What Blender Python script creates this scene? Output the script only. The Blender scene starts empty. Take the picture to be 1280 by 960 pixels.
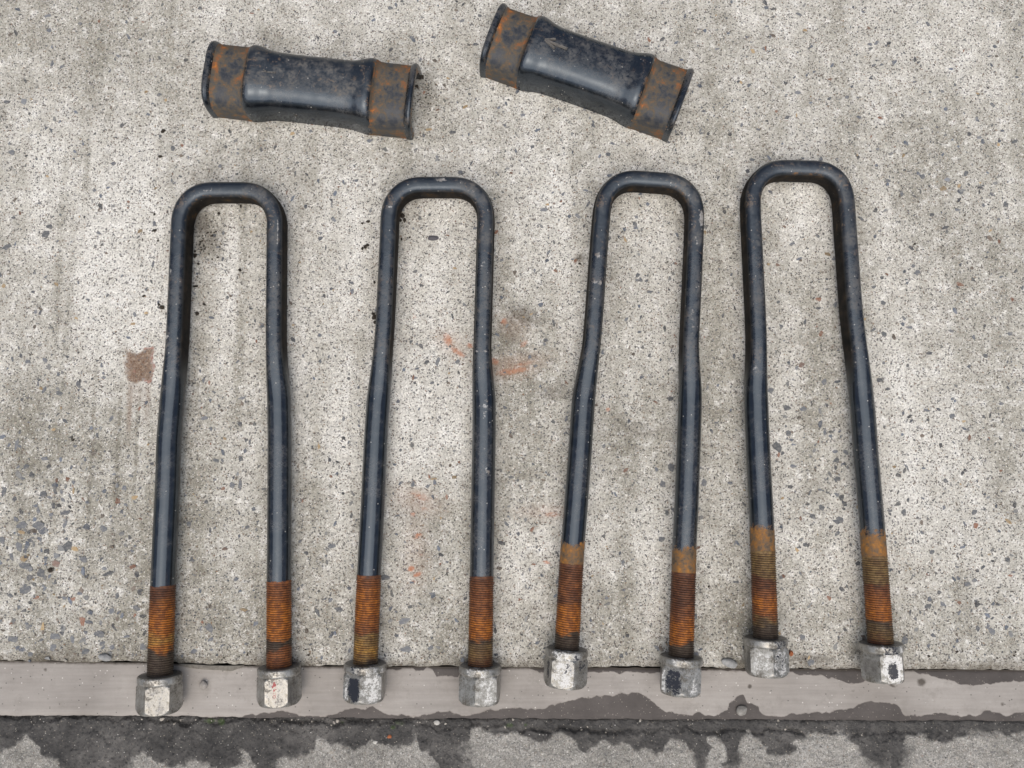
import bpy, bmesh, math, random
import numpy as np
from mathutils import Vector, Matrix

random.seed(7)
RNG = np.random.default_rng(11)
scene = bpy.context.scene
COL = scene.collection

# ------------------------------------------------------------------ camera
F_PX = 1035.0                 # focal length in photo pixels (1280 wide)
H_CAM = 0.69                  # camera height above the slab
TILT = math.radians(6.6)
cam_d = bpy.data.cameras.new('camera')
cam_d.sensor_width = 36.0
cam_d.lens = 36.0 * F_PX / 1280.0
cam_d.clip_start = 0.02
cam_d.clip_end = 100.0
cam = bpy.data.objects.new('camera', cam_d)
cam.location = (0, 0, H_CAM)
cam.rotation_euler = (TILT, 0, 0)
COL.objects.link(cam)
scene.camera = cam

# ------------------------------------------------------------------ light
SUN_ELEV, SUN_AZ = math.radians(66), math.radians(186)    # azimuth measured from +Y towards +X
world = bpy.data.worlds.new('World')
scene.world = world
world.use_nodes = True
wn = world.node_tree.nodes
wl = world.node_tree.links
wn.clear()
sky = wn.new('ShaderNodeTexSky')
sky.sky_type = 'NISHITA'
sky.sun_disc = False
sky.sun_elevation = SUN_ELEV
sky.sun_rotation = SUN_AZ
sky.air_density = 1.0
sky.dust_density = 6.0
sky.ozone_density = 1.0
bg = wn.new('ShaderNodeBackground')
bg.inputs['Strength'].default_value = 0.07
wo = wn.new('ShaderNodeOutputWorld')
wl.new(sky.outputs[0], bg.inputs[0])
wl.new(bg.outputs[0], wo.inputs[0])

sun_d = bpy.data.lights.new('sun', 'SUN')
sun_d.energy = 1.5
sun_d.angle = math.radians(92)        # overcast: the light comes from a wide bright part of the sky
sun_d.color = (1.0, 0.975, 0.935)
sun = bpy.data.objects.new('sun', sun_d)
sd = Vector((math.sin(SUN_AZ) * math.cos(SUN_ELEV), math.cos(SUN_AZ) * math.cos(SUN_ELEV), math.sin(SUN_ELEV)))
sun.rotation_euler = (-sd).to_track_quat('-Z', 'Y').to_euler()
sun.location = sd * 3
COL.objects.link(sun)

scene.view_settings.view_transform = 'Standard'
scene.view_settings.look = 'None'
scene.view_settings.gamma = 1.0
scene.view_settings.exposure = 0.55
scene.render.resolution_x, scene.render.resolution_y = 1024, 768

# ------------------------------------------------------------------ pixel <-> place
ST, CT = math.sin(TILT), math.cos(TILT)

def at(px, py, z=0.0):
    """point of height z seen at photo pixel (px, py)"""
    a, b = px - 640.0, 480.0 - py
    d = np.array([a, F_PX * ST + b * CT, -F_PX * CT + b * ST])
    k = (z - H_CAM) / d[2]
    return np.array([d[0] * k, d[1] * k, z])

def proj(x, y, z=0.0):
    dz = z - H_CAM
    dep = y * ST - dz * CT
    u = y * CT + dz * ST
    return 640.0 + F_PX * x / dep, 480.0 - F_PX * u / dep

# ------------------------------------------------------------------ noise (for meshes)
def _hash(ix, iy, seed):
    n = (ix.astype(np.int64) * 374761393 + iy.astype(np.int64) * 668265263 + seed * 1442695041) & 0x7fffffff
    n = ((n ^ (n >> 13)) * 1274126177) & 0x7fffffff
    n = n ^ (n >> 16)
    return (n & 0xffff) / 65535.0

def vnoise(x, y, seed=0):
    x = np.asarray(x, float); y = np.asarray(y, float)
    ix, iy = np.floor(x), np.floor(y)
    fx, fy = x - ix, y - iy
    fx = fx * fx * (3 - 2 * fx); fy = fy * fy * (3 - 2 * fy)
    a = _hash(ix, iy, seed); b = _hash(ix + 1, iy, seed)
    c = _hash(ix, iy + 1, seed); d = _hash(ix + 1, iy + 1, seed)
    return (a * (1 - fx) + b * fx) * (1 - fy) + (c * (1 - fx) + d * fx) * fy

def fbm(x, y, seed=0, oct=4):
    v, amp, tot = 0, 1.0, 0
    for o in range(oct):
        v = v + amp * vnoise(x * 2 ** o, y * 2 ** o, seed + 17 * o)
        tot += amp; amp *= 0.5
    return v / tot                        # 0..1

def sstep(a, b, x):
    t = np.clip((x - a) / (b - a), 0, 1)
    return t * t * (3 - 2 * t)

# ------------------------------------------------------------------ mesh helpers
def mesh_from(name, verts, faces):
    me = bpy.data.meshes.new(name)
    me.from_pydata([tuple(v) for v in verts], [], [tuple(f) for f in faces])
    me.update()
    return me

def fast_grid(name, X, Y, Z):
    """quad mesh from 2-D arrays (rows, cols)"""
    r, c = X.shape
    me = bpy.data.meshes.new(name)
    me.vertices.add(r * c)
    co = np.empty((r * c, 3), np.float32)
    co[:, 0] = X.ravel(); co[:, 1] = Y.ravel(); co[:, 2] = Z.ravel()
    me.vertices.foreach_set('co', co.ravel())
    i = np.arange((r - 1) * c).reshape(r - 1, c)[:, :-1].ravel()
    q = np.stack([i, i + 1, i + c + 1, i + c], 1).astype(np.int32)
    n = len(q)
    me.loops.add(n * 4); me.polygons.add(n)
    me.loops.foreach_set('vertex_index', q.ravel())
    me.polygons.foreach_set('loop_start', np.arange(0, n * 4, 4, dtype=np.int32))
    me.polygons.foreach_set('use_smooth', np.ones(n, bool))
    me.update(calc_edges=True)
    me.validate()
    return me

def attr(me, name, vals):
    a = me.attributes.new(name, 'FLOAT', 'POINT')
    a.data.foreach_set('value', np.asarray(vals, np.float32).ravel())

def cattr(me, name, rgb):
    a = me.attributes.new(name, 'FLOAT_COLOR', 'POINT')
    rgba = np.ones((len(rgb), 4), np.float32); rgba[:, :3] = rgb
    a.data.foreach_set('color', rgba.ravel())

def link(name, me, mat=None, parent=None):
    o = bpy.data.objects.new(name, me)
    COL.objects.link(o)
    if mat: me.materials.append(mat)
    if parent: o.parent = parent
    return o

def smooth(me, ang=None):
    me.polygons.foreach_set('use_smooth', np.ones(len(me.polygons), bool))
    if ang: me.set_sharp_from_angle(angle=math.radians(ang))

def tag(o, label, cat, group=None):
    o['label'] = label; o['category'] = cat
    if group: o['group'] = group

def empty(name, loc):
    o = bpy.data.objects.new(name, None)
    o.empty_display_size = 0.02
    o.location = loc
    COL.objects.link(o)
    return o

# ------------------------------------------------------------------ material helper
class Mat:
    def __init__(s, name):
        s.m = bpy.data.materials.new(name); s.m.use_nodes = True
        s.t = s.m.node_tree; s.t.nodes.clear()
        s.out = s.t.nodes.new('ShaderNodeOutputMaterial')
        s.b = s.t.nodes.new('ShaderNodeBsdfPrincipled')
        s.t.links.new(s.b.outputs[0], s.out.inputs[0])
        s.tc = s.t.nodes.new('ShaderNodeTexCoord')
        s.co = s.tc.outputs['Object']
    def put(s, sock, v):
        if isinstance(v, bpy.types.NodeSocket): s.t.links.new(v, sock)
        elif v is not None:
            if hasattr(sock.default_value, '__len__') and len(sock.default_value) == 4 and len(v) == 3: v = (*v, 1)
            sock.default_value = v
    def P(s, **k):
        for n, v in k.items(): s.put(s.b.inputs[n.replace('_', ' ')], v)
    def attr(s, name, out='Fac'):
        n = s.t.nodes.new('ShaderNodeAttribute'); n.attribute_name = name
        return n.outputs[out]
    def map(s, scale=(1, 1, 1), loc=(0, 0, 0), co=None):
        n = s.t.nodes.new('ShaderNodeMapping'); s.put(n.inputs[0], co or s.co)
        n.inputs['Scale'].default_value = scale; n.inputs['Location'].default_value = loc
        return n.outputs[0]
    def noise(s, scale, detail=3, rough=0.55, co=None, dist=0, col=False):
        n = s.t.nodes.new('ShaderNodeTexNoise'); s.put(n.inputs['Vector'], co or s.co)
        n.inputs['Scale'].default_value = scale; n.inputs['Detail'].default_value = detail
        n.inputs['Roughness'].default_value = rough; n.inputs['Distortion'].default_value = dist
        return n.outputs['Color' if col else 'Fac']
    def voro(s, scale, out='Color', co=None, feat='F1', rnd=1.0):
        key = (scale, co, feat, rnd)
        if not hasattr(s, 'vc'): s.vc = {}
        if key in s.vc: return s.vc[key].outputs[out]
        n = s.vc[key] = s.t.nodes.new('ShaderNodeTexVoronoi'); s.put(n.inputs['Vector'], co or s.co)
        n.feature = feat; n.inputs['Scale'].default_value = scale; n.inputs['Randomness'].default_value = rnd
        return n.outputs[out]
    def math(s, op, a, b=0.0, c=None, clamp=False):
        n = s.t.nodes.new('ShaderNodeMath'); n.operation = op; n.use_clamp = clamp
        s.put(n.inputs[0], a); s.put(n.inputs[1], b)
        if c is not None: s.put(n.inputs[2], c)
        return n.outputs[0]
    def step(s, v, a, b, to0=0.0, to1=1.0):
        n = s.t.nodes.new('ShaderNodeMapRange'); n.interpolation_type = 'SMOOTHSTEP'
        s.put(n.inputs['Value'], v); s.put(n.inputs['From Min'], a); s.put(n.inputs['From Max'], b)
        s.put(n.inputs['To Min'], to0); s.put(n.inputs['To Max'], to1)
        return n.outputs[0]
    def mix(s, f, a, b, blend='MIX'):
        n = s.t.nodes.new('ShaderNodeMix'); n.data_type = 'RGBA'; n.blend_type = blend; n.clamp_factor = True
        s.put(n.inputs[0], f); s.put(n.inputs[6], a); s.put(n.inputs[7], b)
        return n.outputs[2]
    def ramp(s, v, stops, interp='LINEAR'):
        n = s.t.nodes.new('ShaderNodeValToRGB'); s.put(n.inputs[0], v)
        e = n.color_ramp.elements; n.color_ramp.interpolation = interp
        while len(e) < len(stops): e.new(0.5)
        for k, (p, c) in enumerate(stops):
            e[k].position = p; e[k].color = (*c, 1) if len(c) == 3 else c
        return n.outputs[0]
    def sep(s, v):
        n = s.t.nodes.new('ShaderNodeSeparateColor'); s.put(n.inputs[0], v)
        return n.outputs
    def bump(s, h, strength, dist=0.001, normal=None):
        n = s.t.nodes.new('ShaderNodeBump'); s.put(n.inputs['Height'], h)
        s.put(n.inputs['Strength'], strength); n.inputs['Distance'].default_value = dist
        if normal is not None: s.put(n.inputs['Normal'], normal)
        return n.outputs[0]

# ------------------------------------------------------------------ materials
def grains(M, col, amt=0.75, scale=1100, darkf=0.155, lightf=0.075):
    """sand grains of exposed concrete: per-cell light and dark specks"""
    warp = M.noise(700, 1, col=True)
    n = M.t.nodes.new('ShaderNodeVectorMath'); n.operation = 'MULTIPLY_ADD'
    M.put(n.inputs[0], warp); n.inputs[1].default_value = (0.0012,) * 3; M.put(n.inputs[2], M.co)
    wco = n.outputs[0]
    r = M.sep(M.voro(scale, 'Color', wco))
    dark = M.step(r[0], darkf, darkf * 0.55)
    light = M.step(r[0], 1 - lightf, 1 - lightf * 0.4)
    tint = M.ramp(r[1], [(0.0, (0.045, 0.045, 0.05)), (0.45, (0.09, 0.085, 0.08)), (0.7, (0.15, 0.11, 0.08)), (0.86, (0.08, 0.095, 0.12)), (1.0, (0.22, 0.13, 0.07))])
    c = M.mix(M.math('MULTIPLY', dark, amt), col, tint)
    c = M.mix(M.math('MULTIPLY', light, amt * 0.65), c, (0.74, 0.73, 0.69))
    jit = M.step(r[2], 0.0, 1.0, 0.76, 1.22)
    c = M.mix(1.0, c, jit, 'MULTIPLY')
    # a coarser sparser set
    r2 = M.sep(M.voro(scale * 0.40, 'Color', wco)); d2 = M.voro(scale * 0.40, 'Distance', wco)
    pick = M.math('MULTIPLY', M.step(r2[0], 0.20, 0.14), M.step(d2, 0.42, 0.30))
    tint2 = M.ramp(r2[1], [(0.0, (0.05, 0.055, 0.065)), (0.5, (0.12, 0.125, 0.135)), (0.75, (0.16, 0.115, 0.085)), (1.0, (0.55, 0.5, 0.42))])
    c = M.mix(M.math('MULTIPLY', pick, amt * 0.85), c, tint2)
    h = M.math('ADD', M.math('MULTIPLY', dark, -0.7), M.math('MULTIPLY', light, 0.4))
    h = M.math('ADD', h, M.math('MULTIPLY', r[2], 0.5))
    return c, h

def mat_slab():
    M = Mat('weathered_concrete')
    streak = M.noise(1.0, 4, 0.6, M.map((26, 3.2, 1)))
    big = M.noise(5.5, 4, 0.6)
    med = M.noise(48, 4, 0.65)
    v = M.math('ADD', M.math('MULTIPLY', streak, 0.43), M.math('ADD', M.math('MULTIPLY', big, 0.27), M.math('MULTIPLY', med, 0.30)))
    v = M.math('SUBTRACT', v, M.math('MULTIPLY', M.attr('dark'), 0.15))
    base = M.ramp(v, [(0.33, (0.23, 0.219, 0.180)), (0.43, (0.365, 0.353, 0.307)), (0.52, (0.495, 0.482, 0.434)), (0.62, (0.62, 0.61, 0.565))])
    # pale worn laitance in small patches
    lait = M.math('MULTIPLY', M.step(M.noise(150, 4, 0.75), 0.50, 0.62), M.step(med, 0.38, 0.6))
    base = M.mix(M.math('MULTIPLY', lait, 0.6), base, (0.72, 0.715, 0.685))
    c, h = grains(M, base, 0.88)
    n1 = M.noise(330, 4, 0.8)
    # stains with a shape of their own
    def stain(c, name, colr, lo, hi, amt):
        f = M.step(M.math('MULTIPLY', M.attr(name), M.math('ADD', 0.35, M.math('MULTIPLY', n1, 1.3))), lo, hi)
        return M.mix(M.math('MULTIPLY', f, amt), c, colr)
    c = stain(c, 'dirt', (0.075, 0.062, 0.045), 0.25, 1.0, 0.80)
    c = stain(c, 'brick', (0.47, 0.19, 0.10), 0.52, 1.05, 0.85)
    c = M.mix(M.math('MULTIPLY', M.attr('brick2'), 0.28), c, (0.36, 0.20, 0.12))
    c = stain(c, 'rust', M.ramp(n1, [(0.35, (0.075, 0.052, 0.036)), (0.5, (0.165, 0.088, 0.050)), (0.62, (0.30, 0.235, 0.17))]), 0.12, 1.0, 0.88)
    c = stain(c, 'rustrim', (0.30, 0.05, 0.03), 0.40, 0.8, 0.40)
    c = stain(c, 'oil', (0.03, 0.027, 0.024), 0.35, 0.75, 0.9)
    M.P(Base_Color=c, Roughness=0.9)
    M.b.inputs['Specular IOR Level'].default_value = 0.25
    b1 = M.bump(h, 0.55, 0.0006)
    M.P(Normal=M.bump(n1, 0.35, 0.0012, b1))
    return M.m

def mat_strip():
    M = Mat('smooth_trowelled_edging')
    st = M.noise(1.0, 4, 0.6, M.map((14, 240, 1)))
    big = M.noise(14, 4, 0.6)
    v = M.math('ADD', M.math('MULTIPLY', st, 0.35), M.math('MULTIPLY', big, 0.65))
    c = M.ramp(v, [(0.34, (0.225, 0.208, 0.19)), (0.48, (0.31, 0.290, 0.268)), (0.64, (0.395, 0.373, 0.347))])
    spk = M.sep(M.voro(520, 'Color')); d = M.voro(520, 'Distance')
    c = M.mix(M.math('MULTIPLY', M.step(spk[0], 0.045, 0.03), M.step(d, 0.35, 0.2)), c, (0.09, 0.085, 0.08))
    c = M.mix(M.math('MULTIPLY', M.step(spk[1], 0.035, 0.02), M.step(d, 0.3, 0.18)), c, (0.7, 0.68, 0.64))
    c = M.mix(M.step(M.noise(75, 5, 0.75), 0.50, 0.75, 0.0, 0.55), c, (0.21, 0.195, 0.175))
    c = M.mix(M.math('MULTIPLY', M.noise(520, 3, 0.75), 0.45), c, (0.24, 0.225, 0.205))
    n1 = M.noise(300, 4, 0.7)
    f = M.step(M.math('ADD', M.attr('wet'), M.math('MULTIPLY', M.math('SUBTRACT', n1, 0.5), 0.5)), 0.35, 0.65)
    wetc = M.ramp(M.noise(60, 3), [(0.3, (0.062, 0.054, 0.05)), (0.7, (0.10, 0.088, 0.082))])
    spw = M.sep(M.voro(800, 'Color')); dw = M.voro(800, 'Distance')
    wetc = M.mix(M.math('MULTIPLY', M.step(spw[0], 0.11, 0.05), M.step(dw, 0.38, 0.15)), wetc, (0.34, 0.31, 0.27))
    wetc = M.mix(M.math('MULTIPLY', M.noise(700, 2, 0.7), 0.5), wetc, (0.035, 0.032, 0.03))
    c = M.mix(f, c, wetc)
    rim = M.math('MULTIPLY', M.step(M.attr('wet'), 0.1, 0.42), M.math('SUBTRACT', 1.0, f))
    c = M.mix(M.math('MULTIPLY', rim, 0.45), c, (0.17, 0.145, 0.13))
    df = M.step(M.math('MULTIPLY', M.attr('dirt'), M.math('ADD', 0.35, M.math('MULTIPLY', n1, 1.3))), 0.25, 0.9)
    c = M.mix(M.math('MULTIPLY', df, 0.85), c, (0.06, 0.05, 0.04))
    M.P(Base_Color=c, Roughness=M.step(f, 0, 1, 0.8, 0.55))
    M.b.inputs['Specular IOR Level'].default_value = 0.3
    M.P(Normal=M.bump(M.math('ADD', n1, M.math('MULTIPLY', st, 0.6)), 0.22, 0.0008))
    return M.m

def mat_gutter():
    M = Mat('damp_gutter_concrete')
    big = M.noise(16, 4, 0.6)
    med = M.noise(90, 4, 0.7)
    v = M.math('ADD', M.math('MULTIPLY', big, 0.5), M.math('MULTIPLY', med, 0.5))
    dry = M.ramp(v, [(0.3, (0.17, 0.165, 0.148)), (0.5, (0.285, 0.278, 0.255)), (0.72, (0.40, 0.39, 0.365))])
    wet = M.ramp(v, [(0.36, (0.026, 0.0255, 0.025)), (0.5, (0.060, 0.058, 0.055)), (0.64, (0.120, 0.115, 0.108))])
    n1 = M.noise(260, 4, 0.7)
    f = M.step(M.math('ADD', M.attr('wet'), M.math('MULTIPLY', M.math('SUBTRACT', n1, 0.5), 1.0)), 0.12, 0.88)
    dry, h = grains(M, dry, 0.55, 1150)
    spw = M.sep(M.voro(720, 'Color')); dw = M.voro(720, 'Distance')
    wet = M.mix(M.math('MULTIPLY', M.step(spw[0], 0.13, 0.06), M.step(dw, 0.40, 0.15)), wet, M.ramp(spw[1], [(0, (0.34, 0.32, 0.28)), (0.6, (0.22, 0.195, 0.15)), (1, (0.6, 0.59, 0.56))]))
    wet = M.mix(M.math('MULTIPLY', M.step(spw[2], 0.2, 0.1), 0.6), wet, (0.02, 0.02, 0.02))
    c = M.mix(f, dry, wet)
    mf = M.step(M.math('MULTIPLY', M.attr('moss'), M.math('ADD', 0.3, n1)), 0.35, 0.8)
    c = M.mix(M.math('MULTIPLY', mf, 0.8), c, (0.045, 0.075, 0.018))
    df = M.step(M.math('MULTIPLY', M.attr('dirt'), M.math('ADD', 0.35, M.math('MULTIPLY', n1, 1.3))), 0.25, 0.9)
    c = M.mix(M.math('MULTIPLY', df, 0.85), c, (0.02, 0.018, 0.016))
    M.P(Base_Color=c, Roughness=M.step(f, 0, 1, 0.9, 0.5))
    M.b.inputs['Specular IOR Level'].default_value = 0.35
    b1 = M.bump(h, 0.5, 0.0006)
    M.P(Normal=M.bump(M.math('ADD', n1, M.math('MULTIPLY', med, 1.0)), 0.9, 0.0022, b1))
    return M.m

def mat_stone():
    M = Mat('aggregate_stone')
    c = M.attr('col', 'Color')
    c = M.mix(M.step(M.noise(420, 4, 0.8), 0.40, 0.66), c, M.mix(0.35, c, (0.42, 0.41, 0.37)))
    c = M.mix(M.step(M.noise(900, 2, 0.8), 0.55, 0.7, 0, 0.4), c, (0.04, 0.042, 0.045))
    M.P(Base_Color=c, Roughness=0.75, Normal=M.bump(M.noise(700, 3), 0.4, 0.0006))
    M.b.inputs['Specular IOR Level'].default_value = 0.3
    return M.m

def mat_plain(name, c1, c2, rough=0.85, scale=300):
    M = Mat(name)
    c = M.ramp(M.noise(scale, 4, 0.7), [(0.3, c1), (0.7, c2)])
    M.P(Base_Color=c, Roughness=rough, Normal=M.bump(M.noise(scale * 2.2, 4, 0.7), 0.5, 0.001))
    return M.m

def mat_paint(name, dust=0.5, gloss=0.30):
    """black enamel gone dusty, with scuffs and rust coming through"""
    M = Mat(name)
    n_big = M.noise(28, 4, 0.6); n_f = M.noise(420, 4, 0.7); n_m = M.noise(110, 4, 0.65)
    base = M.ramp(n_m, [(0.3, (0.005, 0.006, 0.008)), (0.7, (0.011, 0.014, 0.018))])
    # dust film
    df = M.math('MULTIPLY', M.step(M.math('ADD', M.math('MULTIPLY', n_big, 0.6), M.math('MULTIPLY', n_m, 0.4)), 0.42, 0.66), M.step(n_f, 0.3, 0.62))
    nrm = M.t.nodes.new('ShaderNodeNewGeometry')
    up = M.t.nodes.new('ShaderNodeSeparateXYZ'); M.put(up.inputs[0], nrm.outputs['Normal'])
    upf = M.step(up.outputs[2], 0.2, 0.9)
    df = M.math('MULTIPLY', M.math('MULTIPLY', df, upf), M.math('ADD', dust, M.math('MULTIPLY', M.attr('dusty'), 0.9)))
    c = M.mix(M.math('MULTIPLY', df, 0.55), base, (0.15, 0.135, 0.115))
    # fine pale specks and chips
    sp = M.sep(M.voro(480, 'Color')); d = M.voro(480, 'Distance')
    speck = M.math('MULTIPLY', M.step(sp[0], 0.035, 0.022), M.step(d, 0.30, 0.16))
    c = M.mix(M.math('MULTIPLY', speck, 0.8), c, (0.40, 0.38, 0.34))
    # brown rub marks
    br = M.math('MULTIPLY', M.step(M.noise(75, 5, 0.8, dist=1.2), 0.53, 0.66), M.step(n_f, 0.42, 0.58))
    c = M.mix(M.math('MULTIPLY', br, M.math('ADD', 0.12, M.math('MULTIPLY', M.attr('dusty'), 1.6)), clamp=True), c, (0.12, 0.085, 0.055))
    cf = M.step(M.math('ADD', M.attr('chip'), M.math('MULTIPLY', M.math('SUBTRACT', n_f, 0.5), 1.4)), 0.42, 0.62)
    c = M.mix(M.math('MULTIPLY', cf, 0.85), c, M.ramp(n_m, [(0.4, (0.16, 0.135, 0.105)), (0.6, (0.42, 0.41, 0.39))]))
    # rust where the bar carries the attribute
    rf = M.step(M.math('ADD', M.attr('rust'), M.math('MULTIPLY', M.math('SUBTRACT', M.math('ADD', M.math('MULTIPLY', n_m, 0.6), M.math('MULTIPLY', n_f, 0.4)), 0.5), 1.8)), 0.34, 0.66)
    rc = M.ramp(M.math('ADD', M.math('MULTIPLY', M.noise(150, 4, 0.7), 0.65), M.math('MULTIPLY', n_f, 0.35)), [(0.36, (0.055, 0.045, 0.034)), (0.46, (0.14, 0.095, 0.055)), (0.55, (0.24, 0.115, 0.034)), (0.66, (0.40, 0.18, 0.035))])
    c = M.mix(M.math('MULTIPLY', rf, 0.92), c, rc)
    ro = M.math('ADD', M.math('ADD', gloss, M.math('MULTIPLY', M.attr('dusty'), 0.28)), M.math('ADD', M.math('MULTIPLY', df, 0.35), M.math('MULTIPLY', M.math('SUBTRACT', n_f, 0.5), 0.18)))
    ro = M.math('ADD', ro, M.math('MULTIPLY', rf, 0.4), clamp=True)
    side_shade = M.attr('scale')  # flattened side walls: shade painted in as matte brown-black
    c = M.mix(M.math('MULTIPLY', side_shade, 0.85), c, M.ramp(n_m, [(0.35, (0.010, 0.009, 0.008)), (0.6, (0.028, 0.022, 0.016)), (0.75, (0.07, 0.048, 0.025))]))
    ro = M.math('ADD', ro, M.math('MULTIPLY', side_shade, 0.45), clamp=True)
    M.P(**{'Specular_IOR_Level': M.math('MULTIPLY', M.step(side_shade, 0, 1, 0.95, 0.10), M.math('SUBTRACT', 1.0, M.math('MULTIPLY', rf, 0.75))), 'Specular_Tint': (0.73, 0.86, 1.0)})  # blue of the reflected sky is put into the specular tint
    M.P(Base_Color=c, Roughness=ro)
    M.P(Normal=M.bump(M.math('ADD', M.math('MULTIPLY', n_m, 0.6), M.math('MULTIPLY', n_f, 0.25)), M.math('ADD', 0.10, M.math('MULTIPLY', M.attr('dusty'), 0.5)), 0.0012))
    return M.m

def mat_thread():
    M = Mat('rusty_thread')
    c = M.attr('col', 'Color')
    n = M.noise(240, 4, 0.75); f = M.noise(900, 3, 0.7)
    c = M.mix(M.step(n, 0.40, 0.64), M.mix(1.0, c, (0.62, 0.52, 0.42), 'MULTIPLY'), M.mix(1.0, c, (1.35, 1.35, 1.2), 'MULTIPLY'))
    c = M.mix(M.math('MULTIPLY', M.step(f, 0.35, 0.7), 0.35), c, (0.05, 0.03, 0.02))
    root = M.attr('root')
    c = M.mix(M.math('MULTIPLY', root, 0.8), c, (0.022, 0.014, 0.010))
    M.P(Base_Color=c, Roughness=0.62, Normal=M.bump(f, 0.3, 0.0005))
    M.b.inputs['Specular IOR Level'].default_value = 0.4
    return M.m

def mat_nut():
    M = Mat('worn_plated_nut')
    n = M.noise(190, 5, 0.75); f = M.noise(620, 4, 0.75); g = M.noise(75, 4, 0.7)
    info = M.t.nodes.new('ShaderNodeObjectInfo')
    metal = M.ramp(M.math('ADD', M.math('MULTIPLY', n, 0.5), M.math('MULTIPLY', f, 0.5)), [(0.36, (0.17, 0.162, 0.14)), (0.50, (0.35, 0.345, 0.32)), (0.64, (0.54, 0.54, 0.52))])
    grime_shade = M.math('MULTIPLY', M.step(M.math('ADD', M.math('MULTIPLY', g, 0.5), M.math('MULTIPLY', f, 0.5)), 0.50, 0.57), 0.85)
    c = M.mix(grime_shade, metal, (0.085, 0.075, 0.058))
    gd = M.step(M.math('ADD', M.attr('grime_shade'), M.math('MULTIPLY', M.math('SUBTRACT', n, 0.5), 1.2)), 0.35, 0.75)  # mask carries nut grime plus the shade painted on the collar face
    c = M.mix(M.math('MULTIPLY', gd, 0.85), c, (0.05, 0.045, 0.04))
    met = M.math('SUBTRACT', 0.70, M.math('MULTIPLY', M.math('MAXIMUM', grime_shade, gd), 0.7), clamp=True)
    nn = M.math('ADD', M.math('MULTIPLY', n, 0.5), M.math('MULTIPLY', f, 0.5))
    def coat(c, met, name, colr, k):
        w = M.step(M.math('ADD', M.attr(name), M.math('MULTIPLY', M.math('SUBTRACT', nn, 0.5), k)), 0.46, 0.54)
        return M.mix(w, c, colr), M.math('MULTIPLY', met, M.math('SUBTRACT', 1.0, w)), w
    c, met, w1 = coat(c, met, 'white', (0.62, 0.62, 0.60), 4.2)
    c, met, w2 = coat(c, met, 'black', (0.016, 0.018, 0.026), 4.0)
    c, met, w3 = coat(c, met, 'red', (0.30, 0.045, 0.045), 3.4)
    M.P(Base_Color=c, Metallic=met, Roughness=M.step(f, 0.3, 0.7, 0.28, 0.52))
    M.P(Normal=M.bump(M.math('ADD', n, M.math('ADD', M.math('MULTIPLY', f, 0.5), M.math('MULTIPLY', w1, 0.5))), 0.20, 0.0008))
    return M.m

def mat_band():
    """saddle ends: blue-black remains of paint over brown and orange rust"""
    M = Mat('rusted_saddle_end')
    n = M.noise(70, 4, 0.65); f = M.noise(420, 4, 0.75); m = M.noise(160, 4, 0.7)
    v = M.math('ADD', M.math('MULTIPLY', n, 0.5), M.math('ADD', M.math('MULTIPLY', m, 0.3), M.math('MULTIPLY', f, 0.2)))
    v = M.math('ADD', M.math('MULTIPLY_ADD', v, 1.5, -0.26), M.math('MULTIPLY', M.attr('rust'), 0.16))
    c = M.ramp(v, [(0.40, (0.022, 0.026, 0.034)), (0.47, (0.040, 0.042, 0.046)), (0.53, (0.070, 0.062, 0.050)), (0.61, (0.115, 0.078, 0.046)), (0.68, (0.20, 0.078, 0.028)), (0.77, (0.40, 0.145, 0.022))])
    M.P(Base_Color=c, Roughness=M.step(v, 0.4, 0.6, 0.42, 0.8), Normal=M.bump(M.math('ADD', m, f), 0.35, 0.001))
    return M.m

SLAB, STRIP, GUTTER, STONE = mat_slab(), mat_strip(), mat_gutter(), mat_stone()
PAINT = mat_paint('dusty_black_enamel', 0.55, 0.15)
PAINT_SADDLE = mat_paint('scuffed_black_enamel', 0.85, 0.17)
THREAD, NUT, BAND = mat_thread(), mat_nut(), mat_band()

# ------------------------------------------------------------------ the setting: slab, edging strip, gutter
def lut(pts):
    pts = np.array(pts, float)
    return lambda x: np.interp(x, pts[:, 0], pts[:, 1])

def world_line(pts, z):
    P = np.array([at(a, b, z) for a, b in pts])
    return lambda x: np.interp(x, P[:, 0], P[:, 1])

Z_STRIP, Z_GUT = -0.004, -0.008
joint = world_line([(-400, 822), (0, 825), (180, 828), (330, 832), (640, 833), (900, 835), (1280, 837), (1700, 840)], 0.0)
strip_lo = world_line([(-400, 892), (0, 894), (320, 897), (640, 899), (1280, 901), (1700, 903)], Z_STRIP)

def graded(a0, a1, step, far):
    """fine steps between a0 and a1, growing steps out to +-far"""
    core = np.arange(a0, a1 + step * 0.5, step)
    out = []; d = step; p = a1
    while p < far:
        d *= 1.22; p += d; out.append(p)
    low = []; d = step; p = a0
    while p > -far:
        d *= 1.22; p -= d; low.append(p)
    return np.array(low[::-1] + list(core) + out)

def blobs(PX, PY, lst):
    """soft elliptic spots given in photo pixels: (x, y, rx, ry, angle, strength)"""
    v = np.zeros_like(PX)
    for x, y, rx, ry, an, s in lst:
        a = math.radians(an); dx, dy = PX - x, PY - y
        u = (dx * math.cos(a) + dy * math.sin(a)) / rx
        w = (-dx * math.sin(a) + dy * math.cos(a)) / ry
        v = np.maximum(v, s * np.exp(-(u * u + w * w) ** 1.4 * 0.7))
    return v

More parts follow.
